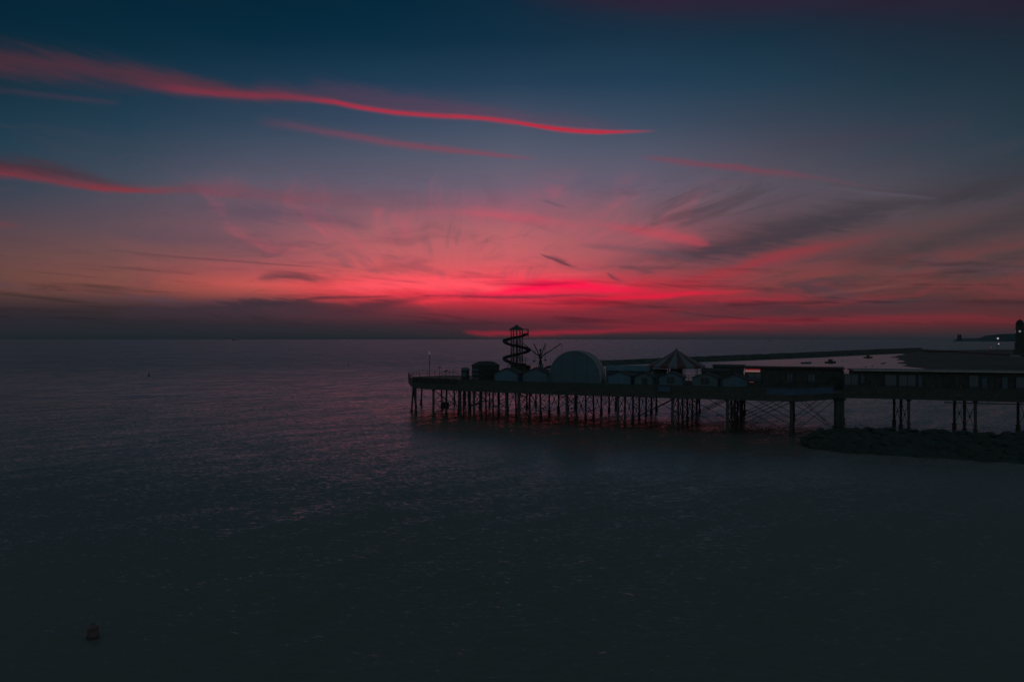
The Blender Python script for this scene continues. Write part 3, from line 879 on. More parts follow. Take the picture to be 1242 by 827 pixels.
# ------------------------------------------------------------------ huts along the front of the pier head
def hut(px0, px1, ridge_y, eave_y, m, label, door=None, v_=1.9, depth=3.0):
    c = pu((px0 + px1) / 2, v_)
    D = c.y
    a, e = pu(px0, v_), pu(px1, v_)
    w = (e - a).length * .96
    zr = CAM_H - (ridge_y - HZ) * D / F - DK
    ze = CAM_H - (eave_y - HZ) * D / F - DK
    t_ = thing('beach_hut', label, 'hut', (c.x, c.y, DK), HEAD_RZ, 'beach huts along the pier front')
    bm = nbm()
    hw = w / 2 - .12
    gable(bm, [(-hw, 0), (hw, 0), (hw, ze), (0, zr - .06), (-hw, ze)], 0, depth)
    # clapboard lines
    k = .22
    while k < ze:
        bx(bm, (0, -.008, k), (2 * hw - .04, .03, .025)); k += .22
    obj('wall', bm, m, t_)
    bm = nbm()
    sl_ = math.atan2(zr - ze, hw)
    L = math.hypot(hw, zr - ze) + .28
    for s in (-1, 1):
        cx = s * (math.cos(sl_) * (L / 2 - .0)); cz = zr - math.sin(sl_) * L / 2
        bx(bm, (cx, depth / 2, cz + .03), (L, depth + .5, .08), 0, 0, s * sl_)
    obj('roof', bm, M['hut_roof'], t_)
    bm = nbm()
    for s in (-1, 1):
        bx(bm, (s * (hw - .05), -.03, ze / 2), (.1, .05, ze - .05))
    obj('corner_trim', bm, m, t_)
    if door == 'door':
        bm = nbm(); bx(bm, (.05 * w, -.04, .95), (.27 * w, .07, 1.9)); d_ = obj('door', bm, M['door'], t_)
        bm = nbm(); bx(bm, (.05 * w + .1 * w, -.09, 1.0), (.05, .04, .16)); obj('handle', bm, M['dark'], d_)
    if door == 'window':
        bm = nbm(); bx(bm, (0, -.04, 1.62), (.32 * w, .07, .95)); d_ = obj('window', bm, M['door'], t_)
        bm = nbm()
        for xx in (-.16, 0, .16):
            bx(bm, (xx * w, -.085, 1.62), (.06, .03, 1.05))
        obj('frame', bm, m, d_)
    if door == 'shutter':
        bm = nbm(); bx(bm, (.1 * w, -.04, 1.3), (.2 * w, .06, 1.7)); obj('shutter', bm, M['hut_blue'], t_)
    return t_
hut(598.5, 629, 446.6, 452.8, M['hut_blue'], 'pale blue gabled hut in front of the spiral slide tower')
hut(633, 665, 446.2, 452.8, M['hut_slate'], 'slate blue gabled hut touching the left side of the big arch')
hut(736, 766, 450.6, 455.6, M['hut_blue'], 'pale blue hut with one bright shutter just right of the big arch', 'shutter')
hut(768.5, 793, 451.5, 457.2, M['hut_grey'], 'narrow grey blue hut with one dark door left of the striped tent', 'door')
hut(798, 829, 450.8, 457.5, M['hut_slate'], 'grey gabled hut with a dark window below the striped tent', 'window')
hut(838, 872, 452.3, 458.0, M['hut_grey'], 'grey gabled hut with a wide dark window right of the striped tent', 'window')
hut(874.5, 906, 453.8, 459.6, M['hut_slate'], 'plain slate blue hut at the right end of the hut row')

# ------------------------------------------------------------------ arched stage canopy
c = pu(696.5, 2.6)
t_ = thing('arched_canopy', 'large blue half round canopy standing between the huts', 'canopy', (c.x, c.y, DK), HEAD_RZ)
RR, BASE = 4.55, 1.55
NS = 40
def arch(bm, r0, r1, y0, y1, base=BASE):
    pts_o = [(r1, 0)] + [(r1 * math.cos(math.pi * k / NS), base + r1 * math.sin(math.pi * k / NS)) for k in range(NS + 1)] + [(-r1, 0)]
    pts_i = [(r0, 0)] + [(r0 * math.cos(math.pi * k / NS), base + r0 * math.sin(math.pi * k / NS)) for k in range(NS + 1)] + [(-r0, 0)]
    a0 = [bm.verts.new((x, y0, z)) for x, z in pts_o]; a1 = [bm.verts.new((x, y1, z)) for x, z in pts_o]
    b0 = [bm.verts.new((x, y0, z)) for x, z in pts_i]; b1 = [bm.verts.new((x, y1, z)) for x, z in pts_i]
    for k in range(len(pts_o) - 1):
        bm.faces.new((a0[k], a0[k + 1], b0[k + 1], b0[k]))
        bm.faces.new((a1[k], b1[k], b1[k + 1], a1[k + 1]))
        f = bm.faces.new((a0[k], a1[k], a1[k + 1], a0[k + 1])); f.smooth = True
        f = bm.faces.new((b0[k], b0[k + 1], b1[k + 1], b1[k])); f.smooth = True
    for k in (0, len(pts_o) - 1):
        bm.faces.new((a0[k], b0[k], b1[k], a1[k]))
bm = nbm(); arch(bm, RR - .12, RR, -.05, 3.1)
obj('shell', bm, M['dome_shell'], t_)
bm = nbm(); arch(bm, RR - .02, RR + .035, .95, 1.55)
obj('shell_band', bm, M['dome_band'], t_)
bm = nbm()
gable(bm, [(-RR + .13, 0), (RR - .13, 0)] + [((RR - .13) * math.cos(math.pi * k / NS), BASE + (RR - .13) * math.sin(math.pi * k / NS)) for k in range(NS + 1)], .02, .14)
obj('end_wall', bm, M['dome_face'], t_)
bm = nbm()
for xx in (-2.2, 0, 2.2):
    tube(bm, (xx, -.01, .02), (xx, -.01, BASE + math.sqrt((RR - .2) ** 2 - xx * xx)), .03, .03, 6)
obj('seam', bm, M['dome_face'], t_)
bm = nbm(); bx(bm, (-.6, -.3, .35), (.5, .5, .7)); bx(bm, (-.6, -.3, .74), (.58, .58, .06))
tag(obj('bin', bm, M['dark'], None, c.to_tuple()[:2] + (DK,), HEAD_RZ), 'small dark bin at the foot of the blue arched canopy', 'bin')

# ------------------------------------------------------------------ striped carousel tent
c = at(820.5, 123, DK)
t_ = thing('carousel', 'round carousel under a red and white striped tent roof', 'carousel', c, .1)
NSEG = 20
Rr, ze, zp = 5.0, 3.3, 6.2
for nm, par_, mm in (('red_stripes', 0, 'red_tent'), ('white_stripes', 1, 'white_tent')):
    bm = nbm()
    for k in range(NSEG):
        if k % 2 != par_:
            continue
        prof = [(0.12, zp - .06), (1.3, zp - .84), (3.0, zp - 1.86), (Rr, ze), (Rr + .03, ze - .42)]
        ls = []
        for r, z in prof:
            ls.append([bm.verts.new((r * math.cos(2 * math.pi * (k + f_) / NSEG), r * math.sin(2 * math.pi * (k + f_) / NSEG), z)) for f_ in (0, .5, 1)])
        for a, c2 in zip(ls[:-1], ls[1:]):
            for q in (0, 1):
                bm.faces.new((a[q], a[q + 1], c2[q + 1], c2[q]))
    o = obj('roof_' + nm, bm, M[mm], t_)
    so_ = o.modifiers.new('thickness', 'SOLIDIFY'); so_.thickness = .04
bm = nbm(); lathe(bm, [(0, .22), (.08, .15), (.05, .08), (.16, .03), (.2, -.03), (0, -.1)], (0, 0, zp), 10)
obj('finial', bm, M['dark'], t_)
bm = nbm(); lathe(bm, [(0, 0), (4.7, 0), (4.7, .35), (0, .35)], n=32, smooth=False); obj('platform', bm, M['timber'], t_)
bm = nbm(); lathe(bm, [(0, .36), (1.1, .36), (1.1, 3.6), (0, 3.7)], n=12, smooth=False); obj('centre_drum', bm, M['shed_green'], t_)
for k in range(10):
    a = 2 * math.pi * (k + .5) / 10
    bm = nbm(); tube(bm, (0, 0, .36), (0, 0, 3.3), .05, .05, 6)
    obj('pole', bm, M['dark'], t_, (4.4 * math.cos(a), 4.4 * math.sin(a), 0))

# ------------------------------------------------------------------ spiral slide tower
c = at(626.7, 137, DK)
t_ = thing('helter_skelter', 'tall spiral slide tower with a pointed cap, dark against the sky', 'slide tower', c, .25)
hs = .92
for sx_ in (-1, 1):
    for sy_ in (-1, 1):
        bm = nbm(); tube(bm, (0, 0, 0), (0, 0, 10.15), .12, .10, 8)
        obj('post', bm, M['dark'], t_, (sx_ * hs, sy_ * hs, 0))
bm = nbm(); tube(bm, (0, 0, 0), (0, 0, 10.6), .13, .11, 8); obj('mast', bm, M['dark'], t_)
for zf in (2.0, 4.0, 6.0, 8.05):
    bm = nbm()
    bx(bm, (0, 0, zf), (2.0, 2.0, .1))
    for s in (-1, 1):
        bx(bm, (0, s * hs, zf + .55), (1.8, .05, .05)); bx(bm, (s * hs, 0, zf + .55), (.05, 1.8, .05))
        bx(bm, (0, s * hs, zf + 1.0), (1.8, .05, .05)); bx(bm, (s * hs, 0, zf + 1.0), (.05, 1.8, .05))
    obj('landing', bm, M['dark'], t_)
for zf in (0, 2.0, 4.0, 6.0):
    bm = nbm()
    for s in (-1, 1):
        tube(bm, (-hs, s * hs, zf + .1), (hs, s * hs, zf + 1.95), .05, .05, 5)
        tube(bm, (hs, s * hs, zf + .1), (-hs, s * hs, zf + 1.95), .05, .05, 5)
        tube(bm, (s * hs, -hs, zf + .1), (s * hs, hs, zf + 1.95), .05, .05, 5); bx(bm, (s * hs * .5, hs, zf + 1.0), (.12, .08, 1.9))
    obj('brace', bm, M['dark'], t_)
# stair flights inside the frame
for zf in (0, 2.0, 4.0, 6.0):
    bm = nbm()
    sgn = 1 if (zf // 2) % 2 == 0 else -1
    for k in range(8):
        bx(bm, (sgn * (-.7 + k * .2), .45 * sgn, zf + .2 + k * .23), (.24, .7, .06))
    obj('stair', bm, M['dark'], t_)
bm = nbm(); lathe(bm, [(0, 11.05), (.14, 10.85), (.5, 10.6), (1.62, 10.0), (1.62, 9.88), (0, 9.9)], n=8, smooth=False); obj('cap_roof', bm, M['dark'], t_)
bm = nbm()
cx_ = 2.15
for y_ in (-.35, .55):
    tube(bm, (.9, y_, 10.0), (2.4, y_, 10.0), .08, .08, 6)
    tube(bm, (2.35, y_, 8.5), (2.35, y_, 10.0), .07, .07, 6)
    tube(bm, (.9, y_, 9.2), (2.35, y_, 9.2), .05, .05, 6)
tube(bm, (2.35, -.35, 10.0), (2.35, .55, 10.0), .06, .06, 6)
tube(bm, (2.35, -.35, 9.2), (2.35, .55, 9.2), .05, .05, 6)
obj('start_gate', bm, M['dark'], t_)
# the trough: a U section swept along a helix
bm = nbm()
prevr = None
NT = 150
for k in range(NT + 1):
    f_ = k / NT
    a = -.25 + (-1) * f_ * 2 * math.pi * 2.1      # starts at the right, swings behind the tower, comes round the left
    a = -a
    z = 8.95 - f_ * 7.4 + .0
    rad_ = 2.42 if f_ > .03 else 2.3
    row = []
    for rr, dz in ((-.38, .26), (-.32, .0), (-.13, -.09), (.13, -.09), (.32, .04), (.38, .34), (.45, .34), (.39, -.02), (.18, -.17), (-.18, -.17), (-.39, -.06), (-.45, .26)):
        row.append(bm.verts.new(((rad_ + rr) * math.cos(a), (rad_ + rr) * math.sin(a), z + dz)))
    if prevr:
        for q in range(12):
            bm.faces.new((prevr[q], prevr[(q + 1) % 12], row[(q + 1) % 12], row[q]))
    else:
        bm.faces.new(row)
    prevr = row
bm.faces.new(prevr)
obj('slide', bm, M['slide'], t_)
for k in range(11):
    f_ = .06 + k * .085
    a = .25 + f_ * 2 * math.pi * 2.1
    z = 8.95 - f_ * 7.4 - .2
    bm = nbm(); tube(bm, (.6 * math.cos(a), .6 * math.sin(a), z - .25), (2.4 * math.cos(a), 2.4 * math.sin(a), z), .035, .035, 5)
    obj('bracket', bm, M['dark'], t_)
# entrance booth and its fence
bm = nbm()
bx(bm, (-.3, -2.0, 1.5), (2.6, 1.4, 3.0)); bx(bm, (-.3, -2.0, 3.08), (3.0, 1.7, .1))
obj('pay_booth', bm, M['dark'], t_)
bm = nbm()
for x_ in (-1.95, -1.35, -.75, -.15, .45, 1.05):
    tube(bm, (x_, -2.95, 3.3), (x_, -2.95, 4.35), .05, .05, 5)
bx(bm, (-.45, -2.95, 4.35), (3.1, .08, .08)); bx(bm, (-.45, -2.95, 3.8), (3.1, .06, .07)); bx(bm, (-.45, -2.1, 3.2), (3.1, 1.8, .16))
for x_ in (-1.85, .95):
    tube(bm, (x_, -2.85, 0), (x_, -2.85, 3.2), .09, .09, 6)
for k in range(9):
    bx(bm, (-2.05 - k * .02, -2.7 + k * .16, 3.1 - k * .34), (.7, .18, .07))
obj('balcony', bm, M['dark'], t_)

# ------------------------------------------------------------------ bungee trampoline ride
c = at(655.5, 134, DK)
t_ = thing('bungee_trampoline', 'ride with long thin arms fanning up from one mast beside the slide tower', 'ride', c, 0)
zh = CAM_H - (432.6 - HZ) * 134 / F - DK
bm = nbm(); lathe(bm, [(0, 0), (1.5, 0), (1.5, .25), (.24, .5), (.17, zh - .4), (.36, zh - .3), (.36, zh + .15), (.14, zh + .3), (.1, zh + 1.1), (.24, zh + 1.15), (.24, zh + 1.35), (0, zh + 1.6)], n=12)
obj('mast', bm, M['dark'], t_)
for dx_ in (-1, 1):
    bm = nbm(); tube(bm, (dx_ * .75, -.2, .2), (dx_ * .16, 0, zh - .6), .09, .07, 6); obj('leg', bm, M['dark'], t_)
arms = [(634, 416.2, 1.2), (647.2, 416.6, -1.4), (662.3, 416.2, 2.0), (681, 416.2, -.6), (650.5, 421.5, 3.2), (668.5, 420.8, 3.4), (641.5, 424, -3.0), (672, 424.5, -2.8)]
for k, (px, py, oy) in enumerate(arms):
    q = at(px, 134)
    tip = Vector((q.x - c.x, oy, CAM_H - (py - HZ) * 134 / F - DK))
    if k > 3:
        continue
    bm = nbm(); tube(bm, (0, 0, zh - .1), tip, .13, .075, 7)
    ar = obj('arm', bm, M['dark'], t_)
    bm = nbm()
    tube(bm, tip, tip + Vector((.0, 0, -3.4)), .022, .022, 4)
    tube(bm, tip + (Vector((0, 0, zh)) - tip) * .22, tip + (Vector((0, 0, zh)) - tip) * .22 + Vector((0, .1, -3.1)), .022, .022, 4)
    bx(bm, tip + Vector((0, 0, -3.4)), (.34, .3, .3))
    obj('rope', bm, M['black'], ar)
for k, (x_, y_) in enumerate(((-3.2, 1.2), (-1.5, -1.8), (1.4, 2.0), (3.6, -.8))):
    bm = nbm()
    lathe(bm, [(1.25, .9), (1.32, .98), (1.25, 1.06), (1.18, .98), (1.25, .9)], n=20)
    lathe(bm, [(0, .96), (1.18, .97)], n=20)
    for q in range(4):
        a = q * math.pi / 2 + .4
        tube(bm, (1.25 * math.cos(a), 1.25 * math.sin(a), .95), (1.35 * math.cos(a), 1.35 * math.sin(a), 0), .04, .04, 5)
    obj('trampoline_bed', bm, M['black'], t_, (x_, y_, 0))

# boarding round the rides, with its posts
c = pu(641, 14, DK)
t_ = thing('ride_fence', 'dark boarded fence with a row of posts below the spiral slide', 'fence', c, HEAD_RZ)
bm = nbm()
for k in range(26):
    bx(bm, (-4.8 + k * .4, 0, 1.15 + random.uniform(-.02, .02)), (.385, .06, 2.3))
obj('boards', bm, M['dark'], t_)
for k in range(9):
    bm = nbm(); tube(bm, (0, 0, 0), (0, 0, 3.0 + random.uniform(-.2, .5)), .07, .06, 6)
    obj('post', bm, M['dark'], t_, (-4.4 + k * 1.18 + random.uniform(-.2, .2), .12, 0))

# ------------------------------------------------------------------ kiosks and sheds
c = at(589, 128, DK)
t_ = thing('food_kiosk', 'boxy kiosk with white slatted front and low hipped roof', 'kiosk', c, -1.02)
wx, wy, zh_ = 2.7, 4.4, 3.15
bm = nbm(); bx(bm, (0, 0, zh_ / 2), (wx, wy, zh_)); obj('wall', bm, M['dark'], t_)
bm = nbm()
a = [bm.verts.new(p) for p in ((-wx / 2 - .2, -wy / 2 - .2, zh_), (wx / 2 + .2, -wy / 2 - .2, zh_), (wx / 2 + .2, wy / 2 + .2, zh_), (-wx / 2 - .2, wy / 2 + .2, zh_))]
d = [bm.verts.new(p) for p in ((-.35, -wy / 2 + .9, zh_ + .75), (.35, -wy / 2 + .9, zh_ + .75), (.35, wy / 2 - .9, zh_ + .75), (-.35, wy / 2 - .9, zh_ + .75))]
bm.faces.new(a[::-1]); bm.faces.new(d)
for k in range(4):
    bm.faces.new((a[k], a[(k + 1) % 4], d[(k + 1) % 4], d[k]))
obj('roof', bm, M['hut_roof'], t_)
for zz in (.75, 1.55, 2.35):
    bm = nbm(); bx(bm, (0, -wy / 2 - .04, zz), (wx - .3, .06, .3)); obj('slat_board', bm, M['hut_blue'], t_)
for zz in (1.15, 2.0):
    bm = nbm(); bx(bm, (wx / 2 + .03, .3, zz), (.05, 1.5, .5)); obj('shutter', bm, M['maroon'], t_)

c = at(564.3, 126, DK)
t_ = thing('ticket_booth', 'narrow dark booth with a rounded roof left of the slatted kiosk', 'booth', c, -.3)
bm = nbm(); bx(bm, (0, 0, 1.15), (1.15, 1.1, 2.3)); obj('wall', bm, M['dark'], t_)
bm = nbm()
pts_ = [(.62, 2.3), (.62, 2.42)] + [(.62 * math.cos(math.pi * k / 10), 2.42 + .42 * math.sin(math.pi * k / 10)) for k in range(1, 10)] + [(-.62, 2.42), (-.62, 2.3)]
gable(bm, pts_, -.62, .62); obj('roof', bm, M['shed_blue'], t_)
bm = nbm(); bx(bm, (0, -.57, 1.5), (.8, .05, .7)); obj('hatch', bm, M['shutter'], t_)
bm = nbm(); bx(bm, (0, -.7, 1.1), (.95, .3, .05)); obj('counter', bm, M['timber'], t_)

def shed(px, D, w, depth, h, ridge, mw, mr, label, rz=HEAD_RZ, nwin=2):
    c = at(px, D, DK)
    t_ = thing('shed', label, 'shed', c, rz)
    bm = nbm(); bx(bm, (0, 0, h / 2), (w, depth, h)); obj('wall', bm, mw, t_)
    bm = nbm()
    a = [(-w / 2 - .25, -depth / 2 - .3, h), (w / 2 + .25, -depth / 2 - .3, h), (w / 2 + .25, depth / 2 + .3, h), (-w / 2 - .25, depth / 2 + .3, h)]
    vs = [bm.verts.new(p) for p in a] + [bm.verts.new((-w / 2 - .25, 0, h + ridge)), bm.verts.new((w / 2 + .25, 0, h + ridge))]
    for f_ in ((0, 1, 5, 4), (2, 3, 4, 5), (0, 4, 3), (1, 2, 5), (3, 2, 1, 0)):
        bm.faces.new([vs[i] for i in f_])
    obj('roof', bm, mr, t_)
    for k in range(nwin):
        bm = nbm(); bx(bm, (-w / 2 + w * (k + .5) / nwin, -depth / 2 - .03, h * .58), (min(1.2, w / nwin * .6), .06, .8)); obj('window', bm, M['door'], t_)
    return t_
shed(763, 129, 8.0, 3.4, 2.15, .95, M['shutter'], M['shed_blue'], 'long low shed with a blue roof behind the pale blue hut and the narrow hut', nwin=3)
shed(868, 119, 4.2, 3.0, 2.45, .55, M['shed_green'], M['hut_roof'], 'dark green shed behind the two huts right of the striped tent')
shed(800, 121, 2.0, 2.0, 2.25, .5, M['shed_green'], M['hut_roof'], 'small green shed at the left foot of the striped tent', nwin=1)
shed(686, 131, 4.0, 3.0, 3.1, .9, M['dark'], M['hut_roof'], 'dark shed just behind the left shoulder of the big blue arch', nwin=1)
shed(884, 132, 5.5, 3.0, 2.75, .4, M['shed_green'], M['hut_roof'], 'flat dark shed between the striped tent and the long shop', nwin=2)

# ------------------------------------------------------------------ long shop with the lit sign
a_, e_ = Vector((38.6, 113.0, DK)), Vector((52.6, 108.4, DK))
rz_ = math.atan2((e_ - a_).y, (e_ - a_).x); L_ = (e_ - a_).length
t_ = thing('pier_shop', 'long dark shop with a maroon roof edge and a lit sign at its left end', 'shop', a_, rz_)
hS = 3.25
bm = nbm(); bx(bm, (L_ / 2, 1.8, hS / 2), (L_, 3.6, hS)); obj('wall', bm, M['shop_wall'], t_)
bm = nbm()
gable(bm, [(0 - .15, hS), (L_ + .2, hS), (L_ + .2, hS + .24), (-.15, hS + .24)], -.5, 4.0)
obj('roof', bm, M['maroon'], t_)
bm = nbm(); bx(bm, (-.2, -.54, hS + .02), (.08, .06, 1.0)); bx(bm, (L_ / 2, -.52, hS + .2), (L_ + .3, .05, .10)); obj('fascia', bm, M['maroon'], t_)
bm = nbm(); bx(bm, (1.15, -.56, 2.78), (2.3, .08, .26)); sg = obj('sign_board', bm, M['sign'], t_)
bm = nbm(); bx(bm, (1.15, -.565, 3.02), (2.3, .08, .2)); obj('light_strip', bm, M['sign_red'], sg)
bm = nbm(); bx(bm, (-.16, -.52, 2.75), (.09, .09, .9)); obj('light_strip', bm, M['sign'], sg)
bm = nbm(); bx(bm, (1.0, -.04, .95), (.7, .05, .09)); obj('counter_light', bm, M['lamp_red'], t_)
for k, (x0, w_) in enumerate(((.5, 2.0), (4.0, 1.3), (6.4, .9), (7.8, .9), (9.6, 1.0), (11.2, 1.3))):
    bm = nbm(); bx(bm, (x0 + w_ / 2, -.03, 1.7), (w_, .06, 1.25)); w1_ = obj('window', bm, M['door'] if k % 2 else M['glass'], t_)
    bm = nbm()
    for xx in (0, w_ / 2, w_):
        bx(bm, (x0 + xx, -.07, 1.7), (.07, .05, 1.3))
    bx(bm, (x0 + w_ / 2, -.07, 1.05), (w_ + .1, .06, .07))
    obj('frame', bm, M['shop_wall'], w1_)

# second row of shops along the approach
o0 = nk(1.9, 2.0, DK)
t_ = thing('shop_row', 'long low row of shops along the approach with a pale roof edge and blue windows', 'shop row', o0, NECK_RZ)
LR = 56.0; hS = 3.2
bm = nbm(); bx(bm, (LR / 2, 2.2, hS / 2), (LR, 4.4, hS)); obj('wall', bm, M['shop_wall'], t_)
bm = nbm()
gable(bm, [(-.2, hS), (LR, hS), (LR, hS + .18), (-.2, hS + .18)], -.7, 5.0)
obj('roof', bm, M['shop_roof'], t_)
bm = nbm(); bx(bm, (LR / 2, -.75, hS + .10), (LR + .3, .09, .2)); obj('roof_edge', bm, M['eave'], t_)
def nks(px):
    """distance along the shop front seen at column px"""
    tt = (px - 621.0) / F
    s = (tt * (o0.y) - o0.x) / (NX - tt * NY)
    return s
for k, (p0, p1, mm, z0, z1) in enumerate(((1024, 1041, 'glass', .85, 2.65), (1043.5, 1049, 'shutter', 1.3, 2.6), (1073, 1087.5, 'glass', .85, 2.65), (1090, 1111, 'glass', .85, 2.65),
        (1113.5, 1119, 'shutter', .85, 2.65), (1136, 1144, 'door', .9, 2.5), (1175, 1187, 'glass', .75, 2.75), (1190.5, 1198, 'shutter', .9, 2.5), (1207, 1212, 'door', 1, 2.4), (1215, 1223, 'shutter', .8, 2.6), (1232, 1246, 'glass', .8, 2.6))):
    x0, x1 = nks(p0), nks(p1)
    bm = nbm(); bx(bm, ((x0 + x1) / 2, -.02, (z0 + z1) / 2), (x1 - x0, .05, z1 - z0)); w1_ = obj('window', bm, M[mm], t_)
    bm = nbm()
    n_ = max(1, round((x1 - x0) / 1.2))
    for i in range(n_ + 1):
        bx(bm, (x0 + (x1 - x0) * i / n_, -.06, (z0 + z1) / 2), (.08, .06, z1 - z0 + .1))
    for zz in (z0, z1):
        bx(bm, ((x0 + x1) / 2, -.062, zz), (x1 - x0 + .1, .05, .08))
    obj('frame', bm, M['dark'], w1_)
for k, px in enumerate((1022.5, 1060, 1068, 1128, 1152, 1162, 1171, 1228)):
    x0 = nks(px)
    bm = nbm()
    if px in (1060, 1128, 1162):
        bx(bm, (x0, -.03, 1.1), (.95, .06, 2.2)); dd = obj('door', bm, M['door'], t_)
        bm = nbm(); bx(bm, (x0 + .33, -.08, 1.1), (.05, .05, .2)); obj('handle', bm, M['white'], dd)
    else:
        tube(bm, (x0, -.62, 0), (x0, -.62, hS), .07, .07, 6); obj('canopy_post', bm, M['dark'], t_)

# ------------------------------------------------------------------ poles and lamps on the seaward end
c = at(520.8, 139, DK)
t_ = thing('navigation_light', 'slender pole with a pale beacon at the seaward tip of the pier', 'light pole', c)
bm = nbm(); tube(bm, (0, 0, 0), (0, 0, 5.1), .07, .05, 8); obj('pole', bm, M['dark'], t_)
bm = nbm(); lathe(bm, [(0, 4.95), (.18, 5.0), (.2, 5.12), (.1, 5.2), (.12, 5.5), (0, 5.6)], n=10); obj('lantern', bm, M['beacon'], t_)
for zz in (4.5, 4.15, 3.75, 3.35):
    bm = nbm(); bx(bm, (0, 0, zz), (.26, .2, .12)); obj('bracket_lamp', bm, M['dark'] if zz != 3.75 else M['white'], t_)

c = at(533.3, 142, DK)
t_ = thing('deck_lamp', 'short post with a small crossbar on the seaward deck', 'lamp post', c, .2)
bm = nbm(); tube(bm, (0, 0, 0), (0, 0, 2.1), .06, .05, 6); obj('post', bm, M['dark'], t_)
bm = nbm(); bx(bm, (0, 0, 2.12), (.7, .1, .1)); bx(bm, (0, 0, 2.24), (.34, .18, .14)); obj('crossbar', bm, M['dark'], t_)
c = at(550.3, 138, DK)
t_ = thing('flag_mast', 'plain thin mast left of the narrow booth', 'mast', c)
bm = nbm(); tube(bm, (0, 0, 0), (0, 0, 2.1), .05, .03, 6); obj('pole', bm, M['dark'], t_)
bm = nbm(); lathe(bm, [(0, 2.2), (.07, 2.15), (.07, 2.07), (0, 2.03)], n=8); obj('knob', bm, M['dark'], t_)
for px, lab in ((541, 'telescope on a stand between the crossbar post and the thin mast'),):
    c = at(px, 144, DK)
    t_ = thing('telescope', lab, 'telescope', c, .5)
    bm = nbm(); lathe(bm, [(0, 0), (.22, 0), (.2, .06), (.07, .12), (.06, 1.25), (0, 1.27)], n=10); obj('stand', bm, M['dark'], t_)
    bm = nbm(); tube(bm, (-.35, 0, 1.3), (.4, 0, 1.46), .1, .15, 8); obj('barrel', bm, M['dark'], t_)

# ------------------------------------------------------------------ clock tower, sea front lamps, slipway
c = at(1237.0, 420, 3.9)
t_ = thing('clock_tower', 'dark domed clock tower with a lit dial on the sea front', 'clock tower', c, -.64)
bm = nbm()
bx(bm, (0, 0, 1.5), (6.6, 6.6, 3.0)); bx(bm, (0, 0, 3.3), (5.6, 5.6, .8)); bx(bm, (0, 0, 5.6), (5.2, 5.2, 4.4))
obj('base', bm, M['tower'], t_)
bm = nbm(); bx(bm, (0, 0, 12.2), (4.3, 4.3, 9.0)); bx(bm, (0, 0, 16.85), (4.8, 4.8, .4)); bx(bm, (0, 0, 8.0), (4.9, 4.9, .5)); obj('shaft', bm, M['tower'], t_)
for k in range(4):
    a = k * math.pi / 2
    bm = nbm(); tube(bm, (0, -2.16, 15.0), (0, -2.24, 15.0), .62, .62, 20)
    dl = obj('clock_face', bm, M['clock'], t_, (0, 0, 0), a)
    bm = nbm(); bx(bm, (0, -2.27, 15.2), (.07, .03, .5)); bx(bm, (.14, -2.27, 15.0), (.36, .03, .07)); obj('hand', bm, M['dark'], dl)
    bm = nbm()
    for s in (-1.1, 0, 1.1):
        bx(bm, (s, -2.17, 11.6), (.5, .06, 3.6))
    obj('louvre', bm, M['dark'], t_, (0, 0, 0), a)
bm = nbm(); lathe(bm, [(0, 17.0), (2.15, 17.05), (2.1, 19.4), (2.4, 19.5), (2.4, 19.75), (0, 19.75)], n=8, smooth=False); obj('belfry', bm, M['tower'], t_)
bm = nbm(); lathe(bm, [(2.05, 19.75), (2.0, 20.3), (1.7, 21.1), (1.1, 21.8), (.4, 22.15), (.12, 22.3), (.09, 23.6), (0, 23.7)], n=16); obj('dome', bm, M['tower_dome'], t_)

def street_lamp(px, y, D, label, m, zg=4.2, r=.36):
    c = at(px, D, zg)
    zt = CAM_H - (y - HZ) * D / F - zg
    t_ = thing('street_lamp', label, 'street lamp', c, 0, 'sea front lamps')
    bm = nbm(); lathe(bm, [(0, 0), (.18, 0), (.16, .8), (.09, .9), (.06, zt - .3), (0, zt - .28)], n=8); obj('post', bm, M['dark'], t_)
    bm = nbm(); tube(bm, (0, 0, zt - .4), (.0, -.5, zt + .28), .04, .04, 5); bx(bm, (0, -.45, zt + r + .05), (.5, .6, .08)); obj('arm', bm, M['dark'], t_)
    bm = nbm(); bmesh.ops.create_icosphere(bm, subdivisions=2, radius=r, matrix=Matrix.Translation((0, -.5, zt))); obj('lamp_globe', bm, m, t_)
street_lamp(1209.6, 410.4, 410, 'tall sea front lamp, the brightest of the three', M['lamp'], r=.5)
street_lamp(1210.6, 417.0, 440, 'lower sea front lamp below the brightest one', M['lamp_dim'], r=.42)
street_lamp(1201.5, 421.2, 500, 'faint reddish sea front lamp left of the bright ones', M['lamp_red'], r=.42)

c = at(1229.5, 396, 0)
bm = nbm()
gable(bm, [(-1.6, 1.2), (.6, .9), (3.4, 3.4), (3.4, 5.0), (-1.6, 5.0)], -1.5, 1.5)
tag(obj('slipway_wall', bm, M['concrete'], None, c, -.64), 'pale concrete wall end at the foot of the clock tower', 'wall')
# sea wall along the promenade
bm = nbm()
pts_ = [at(1120, 640, 0), at(1160, 560, 0), at(1200, 470, 0), at(1240, 415, 0), at(1300, 350, 0)]
for a, e in zip(pts_[:-1], pts_[1:]):
    d = e - a
    mid = (a + e) / 2
    bx(bm, (mid.x, mid.y, 3.4), (d.length + .5, .5, 2.2), math.atan2(d.y, d.x))
tag(obj('sea_wall', bm, M['stone']), 'low dark sea wall along the top of the beach', 'wall')

